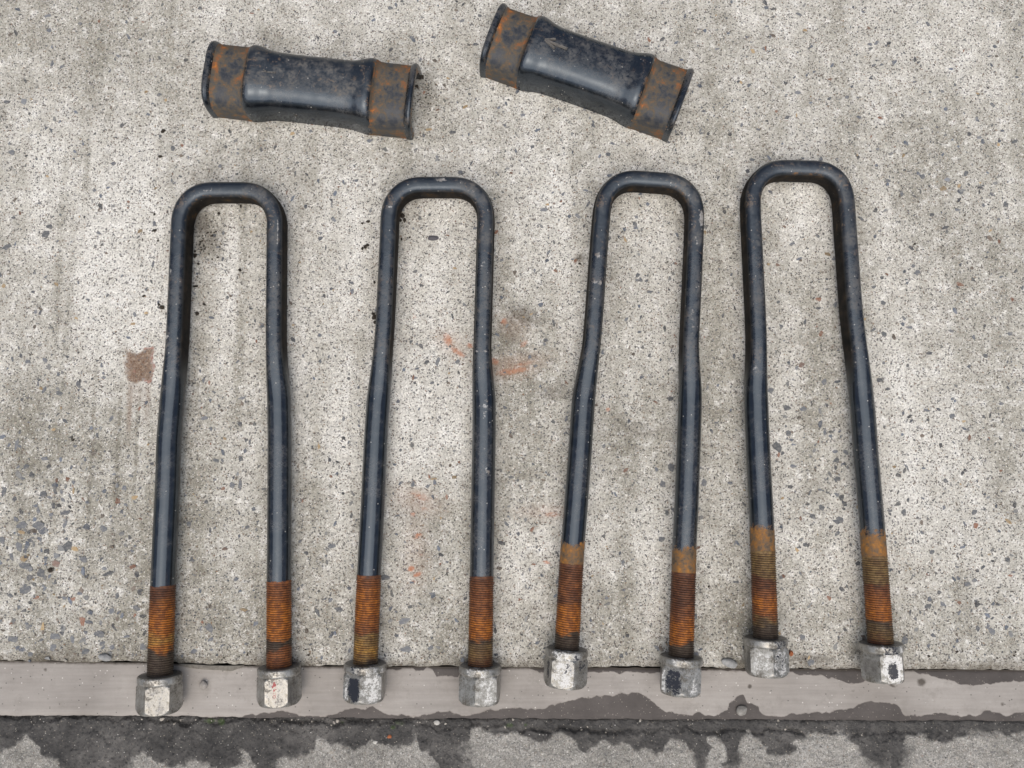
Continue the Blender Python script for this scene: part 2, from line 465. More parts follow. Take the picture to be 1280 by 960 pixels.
# --- slab
xs = graded(-0.53, 0.53, 0.0014, 3.0)
yy = graded(0.0, 0.62, 0.0014, 3.0); yy = yy[yy >= -1e-9]
X, T = np.meshgrid(xs, yy)
edge = joint(xs) + (fbm(xs * 160, xs * 0, 3) - 0.5) * 0.0022 + (fbm(xs * 40, xs * 0, 5) - 0.5) * 0.002
Y = edge[None, :] + T
PX, PY = proj(X, Y, 0.0)
near = np.clip((0.6 - np.abs(X)) / 0.05, 0, 1) * np.clip((0.8 - Y) / 0.1, 0, 1)
Zs = (fbm(X * 8, Y * 8, 21) - 0.5) * 0.0016 * near
Zs += (fbm(X * 300, Y * 300, 22, 3) - 0.5) * 0.0006
groove = fbm(X * 95 + (fbm(X * 9, Y * 5, 24) - 0.5) * 3, Y * 2.2, 23, 2)           # worn lines running down the slab
gm = sstep(0.50, 0.70, fbm(X * 6, Y * 4, 25, 2))
Zs -= sstep(0.62, 0.80, groove) * gm * 0.0006
pits = sstep(0.77, 0.84, vnoise(X * 260, Y * 260, 31)) * sstep(0.45, 0.7, fbm(X * 12, Y * 12, 32))
Zs -= pits * 0.0009
Zs -= 0.0022 * np.exp(-(T / 0.0030) ** 2)                                          # worn arris at the joint
dark = blobs(PX, PY, [(50, 545, 110, 70, 0, 0.9), (70, 690, 110, 110, 0, 0.5), (60, 60, 120, 90, 0, 0.45), (1180, 190, 90, 60, 0, 0.65), (1240, 330, 60, 60, 0, 0.4),
                      (640, 620, 60, 40, 0, 0.5), (700, 770, 60, 60, 0, 0.5), (560, 660, 60, 60, 0, 0.5), (790, 560, 40, 50, 0, 0.35),
                      (470, 120, 130, 60, 0, 0.3), (60, 800, 120, 45, 0, 0.7), (250, 600, 20, 200, 0, 0.5), (385, 640, 25, 180, 0, 0.4), (650, 430, 40, 70, 0, 0.55),
                      (900, 420, 30, 200, 0, 0.4), (1030, 560, 24, 140, 0, 0.4), (300, 400, 6, 170, 2, 0.8), (75, 560, 7, 110, 3, 0.9), (115, 560, 4, 110, 3, 1.2), (147, 565, 3, 80, 3, 1.05), (170, 560, 3, 80, 3, 1.05), (300, 780, 400, 45, 0, 0.5), (800, 775, 400, 55, 0, 0.6), (1150, 800, 200, 30, 0, 0.4), (75, 330, 5, 130, 3, 0.6), (108, 220, 4, 80, 3, 0.5), (85, 420, 4, 100, 3, 0.5)])
light = blobs(PX, PY, [(150, 330, 90, 120, 0, 0.8), (545, 540, 40, 120, 0, 0.6), (440, 320, 40, 100, 0, 0.45), (540, 350, 40, 60, 0, 0.5), (1000, 260, 40, 60, 0, 0.5), (1180, 640, 80, 140, 0, 0.35), (420, 560, 40, 120, 0, 0.4), (520, 30, 160, 60, 0, 0.35), (680, 330, 40, 90, 0, 0.4), (1150, 450, 40, 140, 0, 0.4)])
edge_dirt = np.exp(-(T / (0.008 + 0.014 * fbm(X * 14, Y * 0, 41))) ** 1.5) * (0.35 + 0.75 * fbm(X * 30, Y * 30, 42))
dirt = np.maximum(edge_dirt, blobs(PX, PY, [(536, 105, 18, 40, 0, 0.45), (545, 160, 30, 25, 0, 0.25), (262, 300, 26, 30, 0, 0.6), (250, 280, 14, 18, 0, 0.8), (655, 395, 26, 16, 20, 0.75), (690, 492, 20, 12, 0, 0.7),
    (640, 405, 14, 30, 0, 0.6), (510, 640, 34, 24, 10, 0.5), (545, 690, 30, 40, 0, 0.4), (800, 540, 34, 14, 0, 0.55), (775, 530, 14, 18, 0, 0.5), (700, 480, 10, 10, 0, 0.6),
    (395, 170, 40, 14, 5, 0.35), (700, 110, 14, 22, 0, 0.3), (1160, 175, 40, 20, 20, 0.3), (1170, 210, 26, 16, 0, 0.3), (570, 290, 14, 10, 0, 0.25), (725, 322, 8, 7, 0, 0.8), (1010, 825, 40, 10, 0, 0.8), (1080, 815, 30, 12, 0, 0.7), (770, 828, 60, 9, 0, 0.6), (230, 700, 8, 90, 3, 0.35)]))
brick = blobs(PX, PY, [(560, 425, 12, 7, 60, 0.9), (572, 440, 15, 5, 35, 0.9), (587, 432, 6, 5, 0, 0.9), (618, 452, 9, 6, 30, 0.9), (640, 464, 30, 6, -8, 0.85), (655, 430, 9, 5, -40, 0.8), (655, 455, 24, 5, -12, 0.7),
    (630, 402, 6, 6, 0, 0.9), (525, 620, 18, 8, 25, 0.75), (530, 636, 9, 5, 20, 0.7), (516, 643, 5, 4, 0, 0.9), (522, 670, 9, 5, -20, 0.85), (514, 711, 6, 5, 0, 1.0), (522, 718, 8, 4, -20, 0.95), (517, 727, 4, 3, 0, 0.9), (526, 693, 6, 3, 10, 0.7),
    (690, 643, 14, 5, 0, 0.8), (655, 637, 16, 6, 0, 0.45), (683, 703, 7, 3, 10, 0.95), (551, 392, 4, 10, 20, 0.6), (760, 512, 4, 4, 0, 0.9), (518, 396, 4, 4, 0, 0.8), (502, 615, 10, 8, 0, 0.5)])
rr = np.maximum(np.abs(PX - 174) / 15.0, np.abs(PY - 457) / 19.0) + (fbm(X * 120, Y * 120, 51) - 0.5) * 1.3
rust = np.maximum(sstep(1.45, 0.55, rr), blobs(PX, PY, [(162, 505, 4, 44, 2, 0.62), (184, 500, 5, 34, 2, 0.50), (172, 490, 12, 22, 0, 0.42)]))
rim = np.clip(1 - np.abs(rr - 0.95) / 0.22, 0, 1) * (PX > 178) 
oil = blobs(PX, PY, [(64, 712, 5, 3.5, -25, 1.0), (90, 548, 2, 5, 0, 0.9), (60, 300, 3, 2.5, 0, 0.6)])
me = fast_grid('concrete_slab', X, Y, Zs)
attr(me, 'dark', dark - light * 0.8); attr(me, 'dirt', np.clip(dirt, 0, 1)); attr(me, 'brick', brick); attr(me, 'brick2', blobs(PX, PY, [(565, 430, 22, 12, 35, 0.8), (640, 458, 40, 14, -10, 1.0), (640, 410, 22, 14, 20, 0.5), (522, 626, 30, 16, 20, 0.8), (520, 690, 16, 44, 0, 0.6), (684, 640, 34, 9, 0, 0.7)])); attr(me, 'rust', rust); attr(me, 'rustrim', rim); attr(me, 'oil', oil)
slab = link('concrete_slab', me, SLAB); slab['kind'] = 'structure'
# the slab's vertical face at the joint
xe = xs; rows = np.array([0.0, 0.35, 1.0])
XE = np.tile(xe, (3, 1)); YE = edge[None, :] - np.array([0.0, 0.0006, 0.0006])[:, None]
ZE = np.stack([Zs[0], Zs[0] - 0.0016, np.full_like(xe, -0.03)])
me = fast_grid('slab_edge_face', XE, YE, ZE)
for n_, v_ in (('dark', 0.6), ('dirt', 0.75), ('brick', 0), ('brick2', 0), ('rust', 0), ('rustrim', 0), ('oil', 0)): attr(me, n_, np.full(XE.size, v_))
link('slab_edge_face', me, SLAB, slab)

# --- smooth edging strip
WET_LO = lut([(-200, 893), (0, 897), (290, 897), (310, 894), (340, 890), (355, 889), (373, 894), (400, 897), (415, 892), (429, 888), (444, 884), (463, 885), (487, 893), (516, 897), (531, 894), (562, 889), (581, 894), (601, 891), (613, 887), (633, 887), (650, 886), (680, 887), (700, 878), (720, 875), (728, 870), (747, 870), (777, 868), (797, 867), (813, 873), (825, 885), (832, 890), (857, 894), (880, 892), (898, 895), (909, 889), (912, 878), (917, 874), (921, 868), (929, 869), (933, 878), (948, 886), (953, 893), (980, 896), (1003, 890), (1043, 890), (1063, 885), (1087, 878), (1113, 879), (1123, 884), (1132, 894), (1147, 896), (1162, 891), (1185, 894), (1220, 895), (1235, 889), (1247, 890), (1257, 895), (1280, 892), (1400, 890), (1500, 895)])
WET_UP = lut([(-200, 820), (450, 826), (484, 836), (540, 837), (546, 845), (572, 846), (577, 838), (600, 839), (660, 834), (675, 840), (720, 842), (780, 840), (840, 842), (880, 838), (905, 838), (990, 841), (1010, 844), (1032, 846), (1055, 852), (1067, 855), (1082, 850), (1110, 846), (1128, 840), (1140, 839), (1155, 841), (1175, 847), (1197, 854), (1217, 858), (1235, 854), (1260, 854), (1280, 851), (1500, 848)])
xs2 = graded(-0.53, 0.53, 0.0009, 3.0)
tt = np.linspace(0, 1, 56)
e_hi = joint(xs2) - 0.0014 + (fbm(xs2 * 90, xs2 * 0, 61) - 0.5) * 0.0010
e_lo = strip_lo(xs2) + (fbm(xs2 * 120, xs2 * 0, 62) - 0.5) * 0.0016 + (fbm(xs2 * 25, xs2 * 0, 63) - 0.5) * 0.002
X, T = np.meshgrid(xs2, tt)
Y = e_hi[None, :] * (1 - T) + e_lo[None, :] * T
Zt = Z_STRIP + (fbm(X * 12, Y * 30, 64) - 0.5) * 0.0008 + (fbm(X * 200, Y * 200, 65, 3) - 0.5) * 0.00025
Zt -= 0.0012 * np.exp(-((1 - T) * 0.045 / 0.002) ** 2) + 0.0008 * np.exp(-(T * 0.045 / 0.0015) ** 2)
PX, PY = proj(X, Y, Z_STRIP)
jit = (fbm(X * 160, Y * 160, 66) - 0.5) * 9
wet = np.maximum(sstep(-2.2, 2.2, PY - WET_LO(PX) + jit), sstep(2.0, -2.0, PY - WET_UP(PX) + jit))
dirtS = np.maximum(np.exp(-(T * 0.045 / 0.0022) ** 1.5) * 0.9, blobs(PX, PY, [(1152, 853, 6, 5, 0, 1.0), (937, 858, 3, 3, 0, 0.9), (1066, 824 + 40, 4, 2, 0, 0.5), (870, 846, 3, 3, 0, 0.6), (57, 837, 2.5, 2.5, 0, 0.8), (300, 861, 1.6, 1.6, 0, 0.8), (1130, 860, 4, 3, 0, 0.4), (108, 881, 1.6, 1.6, 0, 0.8), (1253, 880, 3, 3, 0, 0.7), (1115, 857, 6, 2, 20, 0.7), (1245, 872, 8, 4, 0, 0.35), (252, 850, 3, 3, 0, 0.3)]))
me = fast_grid('edging_strip', X, Y, Zt)
attr(me, 'wet', wet); attr(me, 'dirt', dirtS)
strip = link('edging_strip', me, STRIP); strip['kind'] = 'structure'
XE = np.tile(xs2, (2, 1)); YE = np.stack([Y[-1], Y[-1] - 0.0003]); ZE = np.stack([Zt[-1], np.full_like(xs2, -0.03)])
me = fast_grid('strip_edge_face', XE, YE, ZE); attr(me, 'wet', np.ones(XE.size)); attr(me, 'dirt', np.zeros(XE.size))
link('strip_edge_face', me, STRIP, strip)

# --- gutter: mortar fillet, ragged crack and the lower concrete, damp with drying patches
DRY = lut([(-300, 930), (-120, 940), (0, 937), (15, 935), (27, 924), (37, 919), (50, 930), (57, 945), (75, 950), (80, 966), (158, 966), (170, 950), (182, 936), (191, 940), (194, 952), (212, 955), (237, 950), (270, 958), (300, 955), (308, 942), (314, 940), (322, 962), (345, 962), (346, 951), (383, 945), (398, 924), (415, 929), (429, 934), (440, 937), (455, 931), (461, 919), (470, 925), (487, 931), (514, 931), (520, 917), (524, 925), (527, 937), (540, 940), (549, 966), (570, 966), (577, 940), (581, 922), (585, 913), (598, 912), (622, 919), (650, 917), (670, 925), (680, 923), (693, 915), (717, 923), (733, 938), (750, 930), (783, 925), (797, 933), (820, 943), (830, 933), (847, 920), (857, 923), (866, 940), (870, 966), (877, 966), (881, 933), (884, 920), (893, 921), (903, 932), (912, 958), (921, 958), (924, 923), (930, 918), (950, 923), (960, 940), (973, 943), (990, 933), (1020, 917), (1057, 917), (1067, 930), (1087, 947), (1097, 958), (1123, 962), (1129, 937), (1133, 920), (1165, 917), (1175, 925), (1185, 926), (1195, 920), (1222, 916), (1280, 919), (1400, 925), (1600, 918)])
CRACK = lut([(-300, 910), (0, 897), (150, 898), (200, 901), (230, 905), (300, 900), (380, 903), (440, 904), (470, 900), (520, 905), (548, 911), (575, 911), (590, 903), (610, 906), (700, 914), (800, 912), (870, 913), (930, 913), (1000, 916), (1060, 917), (1140, 916), (1172, 919), (1190, 923), (1200, 917), (1280, 918), (1600, 920)])
dep = graded(0.0, 0.09, 0.0010, 2.2); dep = dep[dep >= -1e-9]
X, T = np.meshgrid(xs2, dep)
Y = (e_lo + 0.0004)[None, :] - T
PX, PY = proj(X, Y, Z_GUT)
cr_j = (fbm(X * 150, Y * 0, 71) - 0.5) * 16
dc = PY - (CRACK(PX) + cr_j)
Zg = Z_GUT + (fbm(X * 14, Y * 14, 72) - 0.5) * 0.003 + (fbm(X * 170, Y * 170, 73) - 0.5) * 0.0032 + (fbm(X * 500, Y * 500, 74, 2) - 0.5) * 0.0007
Zg += sstep(0, 3, dc) * 0.0015 * np.clip(1 - T / 0.5, 0, 1)
crw = 0.02 + 0.40 * sstep(0.50, 0.75, fbm(X * 30, Y * 0, 75))
Zg -= 0.005 * np.exp(-(dc / 2.2) ** 2) * crw
Zg += 0.0030 * np.exp(-T / 0.012) * sstep(-0.1, 0.25, X) - 0.002 * np.exp(-(T / 0.0016) ** 2)
jit = (fbm(X * 110, Y * 110, 76) - 0.5) * 22
far_n = fbm(X * 9, Y * 9, 77)
warp = (fbm(X * 70, Y * 70, 79) - 0.5) * 26 + (fbm(X * 300, Y * 300, 80) - 0.5) * 8
wet = sstep(8, -7, PY - DRY(PX + warp) + jit)
wet = np.where(PY > 968, sstep(0.56, 0.66, far_n), wet)
wet = np.clip(np.maximum(wet, blobs(PX, PY, [(567, 950, 26, 30, 0, 0.8), (875, 950, 9, 24, 0, 0.8), (917, 950, 9, 20, 0, 0.8), (1110, 945, 26, 22, 0, 0.9), (120, 950, 40, 26, 0, 0.95), (335, 955, 12, 16, 0, 0.8)])), 0, 1)
moss = blobs(PX, PY, [(262, 901, 9, 4, 0, 0.9), (277, 902, 6, 5, 0, 1.0), (500, 903, 9, 5, 0, 0.7), (492, 908, 5, 4, 0, 0.8), (637, 906, 6, 4, 0, 0.9), (427, 903, 4, 3, 0, 0.7), (543, 905, 5, 4, 0, 0.5), (657, 906, 3, 3, 0, 0.8)])
dG = np.maximum(np.exp(-(dc / 2.6) ** 2) * crw * 0.9, np.exp(-(T / 0.0022) ** 2) * 0.8 * sstep(0.3, 0.6, fbm(X * 40, Y * 0, 78)))
me = fast_grid('gutter', X, Y, Zg)
attr(me, 'wet', wet); attr(me, 'moss', moss); attr(me, 'dirt', dG)
gutter = link('gutter', me, GUTTER); gutter['kind'] = 'structure'
# soil bed under the joints so that no gap is open to the sky below
bed = mesh_from('soil_bed', [(-3, -2.4, -0.032), (3, -2.4, -0.032), (3, 3.2, -0.032), (-3, 3.2, -0.032)], [(0, 1, 2, 3)])
o = link('soil_bed', bed, mat_plain('dark_soil', (0.02, 0.017, 0.013), (0.04, 0.035, 0.028))); o['kind'] = 'structure'

# ------------------------------------------------------------------ exposed aggregate in the slab
STONE_COLS = [((0.135, 0.145, 0.16), 5), ((0.10, 0.11, 0.13), 5), ((0.17, 0.175, 0.175), 4), ((0.065, 0.068, 0.075), 4), ((0.13, 0.105, 0.085), 2), ((0.20, 0.10, 0.065), 1), ((0.33, 0.24, 0.13), 1), ((0.11, 0.13, 0.165), 3), ((0.40, 0.38, 0.33), 1)]
def pick_col():
    tot = sum(w for _, w in STONE_COLS); r = random.random() * tot
    for c, w in STONE_COLS:
        r -= w
        if r <= 0: break
    k = random.uniform(0.6, 1.35)
    return np.array(c) * k

def stone_shape(rx, ry, n, proud):
    """low flat-topped worn stone: rim at the surface, slightly proud face"""
    a0 = random.random() * 6.28
    ring = []
    for k in range(n):
        a = a0 + (k + random.uniform(-0.32, 0.32)) * 2 * math.pi / n
        q = random.uniform(0.60, 1.15)
        ring.append((rx * q * math.cos(a), ry * q * math.sin(a)))
    v = [(x, y, -0.0012) for x, y in ring] + [(x * 0.94, y * 0.94, proud * 0.7) for x, y in ring] + [(x * 0.55, y * 0.55, proud) for x, y in ring]
    f = []
    for k in range(n):
        j = (k + 1) % n
        f.append((k, j, n + j, n + k)); f.append((n + k, n + j, 2 * n + j, 2 * n + k))
    f.append(tuple(range(2 * n, 3 * n)))
    return v, f

def slab_z(x, y):
    return (float(fbm(np.array(x * 8.0), np.array(y * 8.0), 21)) - 0.5) * 0.0016

zones = [(55, 690, 120, 140, 1.0), (90, 770, 150, 60, 1.0), (420, 770, 150, 60, 0.6), (1190, 760, 100, 70, 0.75), (1020, 580, 60, 120, 0.8), (760, 420, 60, 90, 0.4), (1190, 230, 90, 110, 0.6),
         (30, 300, 60, 60, 0.5), (30, 120, 60, 50, 0.35), (1130, 420, 60, 120, 0.5), (870, 620, 50, 120, 0.45), (700, 560, 30, 60, 0.4), (310, 600, 60, 150, 0.5), (1220, 560, 70, 140, 0.55), (560, 20, 60, 40, 0.3), (910, 120, 80, 60, 0.3)]
def dens(px, py):
    d = 0.42
    for zx, zy, sx, sy, w in zones:
        d = max(d, w * math.exp(-0.5 * (((px - zx) / sx) ** 2 + ((py - zy) / sy) ** 2)))
    return d

V, Fc, C = [], [], []
count = 0
while count < 8500:
    px, py = random.uniform(-120, 1400), random.uniform(-120, 826)
    dn = dens(px, py)
    if random.random() > dn: continue
    p = at(px, py, 0)
    s = 0.00045 + 0.0019 * random.random() ** (3.2 if dn < 0.6 else 2.0) * (0.6 + dn)
    v, f = stone_shape(s * random.uniform(0.9, 1.7), s * random.uniform(0.6, 1.0), random.choice((5, 6, 7)), random.uniform(0.00005, 0.0002))
    r = random.random() * 6.28; c_, s_ = math.cos(r), math.sin(r)
    base = len(V); zz = slab_z(p[0], p[1]) + 0.0001
    for a, b, c in v: V.append((p[0] + a * c_ - b * s_, p[1] + a * s_ + b * c_, zz + c))
    Fc += [tuple(base + i for i in q) for q in f]
    C += [pick_col()] * len(v)
    count += 1
me = mesh_from('fine_aggregate', V, Fc); cattr(me, 'col', np.array(C)); smooth(me, 40)
fa = link('fine_aggregate', me, STONE, slab); fa['kind'] = 'stuff'

BIG = [(48, 657, 14, 13, 0.16), (28, 656, 15, 9, 0.15), (84, 683, 13, 13, 0.13), (24, 684, 10, 14, 0.16), (32, 708, 16, 9, 0.15), (52, 716, 11, 13, 0.14), (15, 696, 6, 11, 0.13), (32, 737, 18, 10, 0.13), (105, 699, 12, 8, 0.14),
       (61, 583, 8, 8, 0.08), (33, 583, 9, 7, 0.13), (40, 594, 9, 7, 0.1), (21, 556, 7, 15, 0.17), (54, 618, 10, 8, 0.11), (82, 641, 13, 7, 0.12), (135, 717, 15, 5, 0.12), (5, 615, 6, 12, 0.14), (70, 705, 13, 9, 0.2, 'r'), (3, 676, 7, 9, 0.14),
       (70, 795, 14, 9, 0.16), (17, 799, 17, 8, 0.17), (67, 809, 9, 9, 0.17), (125, 792, 16, 9, 0.17), (128, 804, 10, 8, 0.17), (107, 814, 12, 8, 0.17), (179, 809, 10, 9, 0.17), (262, 785, 13, 12, 0.24), (38, 818, 8, 6, 0.16),
       (57, 293, 10, 12, 0.13), (62, 283, 10, 6, 0.12), (8, 309, 14, 7, 0.13), (74, 492, 12, 7, 0.13), (98, 481, 6, 10, 0.13), (35, 452, 8, 7, 0.15), (30, 127, 10, 9, 0.22), (8, 127, 9, 5, 0.18), (15, 190, 10, 8, 0.2),
       (1030, 477, 10, 10, 0.16), (1002, 456, 9, 8, 0.15, 'r'), (984, 510, 12, 8, 0.14), (972, 559, 16, 14, 0.14), (985, 542, 8, 8, 0.15), (963, 488, 8, 9, 0.16), (1004, 511, 10, 6, 0.15), (1046, 599, 10, 7, 0.11), (1027, 635, 10, 8, 0.14), (1050, 650, 10, 8, 0.13), (1016, 645, 8, 7, 0.14), (1007, 681, 8, 6, 0.12), (1052, 622, 8, 8, 0.12), (1046, 575, 8, 8, 0.12),
       (1153, 221, 9, 9, 0.15), (1207, 217, 8, 8, 0.14), (1257, 256, 9, 8, 0.13), (1184, 225, 12, 6, 0.28), (1164, 269, 8, 5, 0.13), (1181, 285, 9, 5, 0.12), (1268, 177, 9, 5, 0.14), (1146, 341, 9, 7, 0.15), (1104, 379, 9, 7, 0.15), (1105, 418, 8, 7, 0.13), (1100, 475, 9, 7, 0.14), (1232, 445, 8, 6, 0.14), (1190, 520, 9, 7, 0.15),
       (508, 811, 16, 8, 0.18), (538, 810, 10, 8, 0.22), (505, 776, 18, 8, 0.18), (482, 722, 14, 8, 0.14), (424, 762, 16, 6, 0.13), (456, 812, 9, 6, 0.12), (547, 452, 5, 15, 0.17), (572, 452, 7, 6, 0.17), (533, 453, 8, 5, 0.13), (540, 479, 8, 3, 0.14),
       (839, 585, 9, 11, 0.12), (829, 605, 8, 10, 0.14), (834, 641, 6, 8, 0.12), (827, 674, 10, 7, 0.13), (779, 703, 5, 8, 0.15), (808, 351, 7, 5, 0.12), (797, 344, 7, 7, 0.15), (801, 350, 6, 7, 0.14), (831, 411, 6, 9, 0.08), (838, 499, 9, 6, 0.08), (812, 365, 7, 5, 0.14), (880, 603, 8, 9, 0.16),
       (300, 606, 5, 14, 0.16), (290, 607, 9, 9, 0.16), (270, 576, 9, 5, 0.14), (301, 573, 6, 9, 0.15), (300, 530, 7, 7, 0.14), (309, 659, 7, 5, 0.13), (258, 627, 6, 6, 0.13), (312, 552, 4, 11, 0.15), (281, 686, 9, 5, 0.12, 'r'), (240, 700, 8, 6, 0.14), (236, 655, 9, 7, 0.16),
       (1086, 815, 9, 7, 0.15), (1160, 758, 9, 7, 0.15), (1131, 800, 9, 10, 0.16), (1013, 828, 9, 8, 0.17), (1003, 797, 9, 8, 0.15), (1240, 790, 9, 8, 0.16), (1210, 730, 9, 7, 0.16), (1260, 700, 8, 7, 0.16), (1165, 690, 8, 6, 0.15), (1130, 640, 7, 9, 0.12), (1135, 625, 5, 8, 0.12), (1218, 640, 9, 7, 0.16),
       (488, 10, 9, 6, 0.15), (600, 20, 8, 5, 0.15), (575, 216, 8, 6, 0.16), (655, 70, 5, 8, 0.1), (250, 10, 6, 5, 0.1), (990, 320 - 15, 9, 4, 0.17), (940, 200, 10, 5, 0.15), (60, 20, 10, 5, 0.2)]
protos = []
for k in range(14):
    v, f = stone_shape(0.5, 0.5, random.choice((6, 7, 8, 9)), 0.0002)
    protos.append((v, f))
for k, spec in enumerate(BIG):
    px, py, w, h, g = spec[:5]
    p = at(px, py, 0)
    v, f = protos[k % len(protos)]
    kx, ky = w / 1.42 / 1000, h / 1.36 / 1000
    r = random.uniform(-0.35, 0.35); c_, s_ = math.cos(r), math.sin(r)
    vv = [(a * kx * c_ - b * ky * s_, a * kx * s_ + b * ky * c_, c) for a, b, c in v]
    me = mesh_from('aggregate_stone', vv, f)
    t = random.uniform(0.55, 1.0)
    col = np.array([g * 0.93, g, g * 1.10]) * t if len(spec) == 5 else np.array([g * 1.1, g * 0.72, g * 0.58])
    cattr(me, 'col', np.tile(col, (len(vv), 1))); smooth(me, 40)
    o = link('aggregate_stone', me, STONE, slab)
    o.location = (p[0], p[1], slab_z(p[0], p[1]) + 0.0001)

# ------------------------------------------------------------------ U-bolts
def resample(P, step):
    P = np.asarray(P, float)
    d = np.r_[0, np.cumsum(np.linalg.norm(np.diff(P[:, :2], axis=0), axis=1))]
    n = int(d[-1] / step) + 1
    s = np.linspace(0, d[-1], n)
    return np.stack([np.interp(s, d, P[:, k]) for k in range(P.shape[1])], 1), s

def smooth_rows(P, it, keep=2):
    for _ in range(it):
        Q = P.copy()
        Q[keep:-keep] = 0.25 * P[keep - 1:-keep - 1] + 0.5 * P[keep:-keep] + 0.25 * P[keep + 1:len(P) - keep + 1]
        P = Q
    return P

NSEG = 40
def loft(P, W, Hh, N, cap=True):
    """superellipse sections (width W, height Hh, exponent N) along the path P"""
    n = len(P)
    T = np.gradient(P, axis=0); T /= np.linalg.norm(T, axis=1)[:, None]
    S = np.cross(T, np.array([0, 0, 1.0])); S /= np.linalg.norm(S, axis=1)[:, None]
    U = np.cross(S, T)
    th = np.linspace(0, 2 * np.pi, NSEG, endpoint=False)
    c, s = np.cos(th), np.sin(th)
    V = []
    for i in range(n):
        e = 2.0 / N[i]
        a = np.sign(c) * np.abs(c) ** e * W[i] * 0.5
        b = np.sign(s) * np.abs(s) ** e * Hh[i] * 0.5
        V.append(P[i] + a[:, None] * S[i] + b[:, None] * U[i])
    V = np.concatenate(V)
    F = []
    for i in range(n - 1):
        for k in range(NSEG):
            j = (k + 1) % NSEG
            F.append((i * NSEG + k, i * NSEG + j, (i + 1) * NSEG + j, (i + 1) * NSEG + k))
    if cap:
        F.append(tuple(range(NSEG - 1, -1, -1))); F.append(tuple((n - 1) * NSEG + k for k in range(NSEG)))
    return V, F

ROD, TH_R = 0.0193, 0.01000
FLAT_W, FLAT_H = 0.0148, 0.0238
Z_TOP = FLAT_H / 2 + 0.0005

def make_thread(p0, p1, stops, parent):
    """real helical thread ridges between p0 and p1; colours run down its length"""
    p0, p1 = np.array(p0), np.array(p1)
    ax = p1 - p0; L = np.linalg.norm(ax); ax /= L
    S = np.cross(ax, [0, 0, 1.0]); S /= np.linalg.norm(S); U = np.cross(S, ax)
    pitch, nseg, per = 0.00178, 36, 6
    nr = int(L / pitch * per)
    s = np.linspace(0, L, nr)
    th = np.linspace(0, 2 * np.pi, nseg, endpoint=False)
    Sg, Tg = np.meshgrid(s, th, indexing='ij')
    ph = (Sg / pitch - Tg / (2 * np.pi)) % 1.0
    tri = np.abs(ph * 2 - 1)                                   # 1 at the root
    runin = sstep(0, 0.004, Sg)
    seed = random.randint(0, 999)
    wear = (fbm(Sg * 260, Tg * 1.4, seed) - 0.5) * 0.0004
    R = TH_R - 0.00085 * tri ** 1.3 * runin - 0.0003 * (1 - runin) + wear
    V = p0 + Sg[..., None] * ax + (R * np.cos(Tg))[..., None] * S + (R * np.sin(Tg))[..., None] * U
    V = V.reshape(-1, 3)
    F = []
    for i in range(nr - 1):
        for k in range(nseg):
            j = (k + 1) % nseg
            F.append((i * nseg + k, i * nseg + j, (i + 1) * nseg + j, (i + 1) * nseg + k))
    F.append(tuple(range(nseg - 1, -1, -1))); F.append(tuple((nr - 1) * nseg + k for k in range(nseg)))
    me = mesh_from('thread', V, F); smooth(me)
    t = Sg / (L - NUT_L + 0.004) + (fbm(Sg * 150, Tg * 0.9, seed + 5) - 0.5) * 0.20 + (fbm(Sg * 500, Tg * 3.0, seed + 9) - 0.5) * 0.10
    st = np.array([(a, *c) for a, c in stops])
    rgb = np.stack([np.interp(t.ravel(), st[:, 0], st[:, k]) for k in (1, 2, 3)], 1)
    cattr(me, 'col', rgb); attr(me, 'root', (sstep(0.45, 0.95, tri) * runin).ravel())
    o = link('thread', me, THREAD, parent)
    return o

NUT_L = 0.0285
def ring_mesh(name, prof_fn, axial, nseg, bore):
    """turned piece along +X: outer radius prof_fn(theta, s), straight bore"""
    th = np.linspace(0, 2 * np.pi, nseg, endpoint=False)
    V, F = [], []
    for s in axial:
        r = prof_fn(th, s)
        V += [(s, a, b) for a, b in zip(r * np.cos(th), r * np.sin(th))]
    n = len(axial)
    for i in range(n - 1):
        for k in range(nseg):
            j = (k + 1) % nseg
            F.append((i * nseg + k, (i + 1) * nseg + k, (i + 1) * nseg + j, i * nseg + j))
    b0 = len(V)
    for s in (axial[0], axial[-1]): V += [(s, bore * math.cos(a), bore * math.sin(a)) for a in th]
    for k in range(nseg):
        j = (k + 1) % nseg
        F.append((k, j, b0 + j, b0 + k))
        F.append(((n - 1) * nseg + j, (n - 1) * nseg + k, b0 + nseg + k, b0 + nseg + j))
        F.append((b0 + k, b0 + j, b0 + nseg + j, b0 + nseg + k))
    return V, F, th

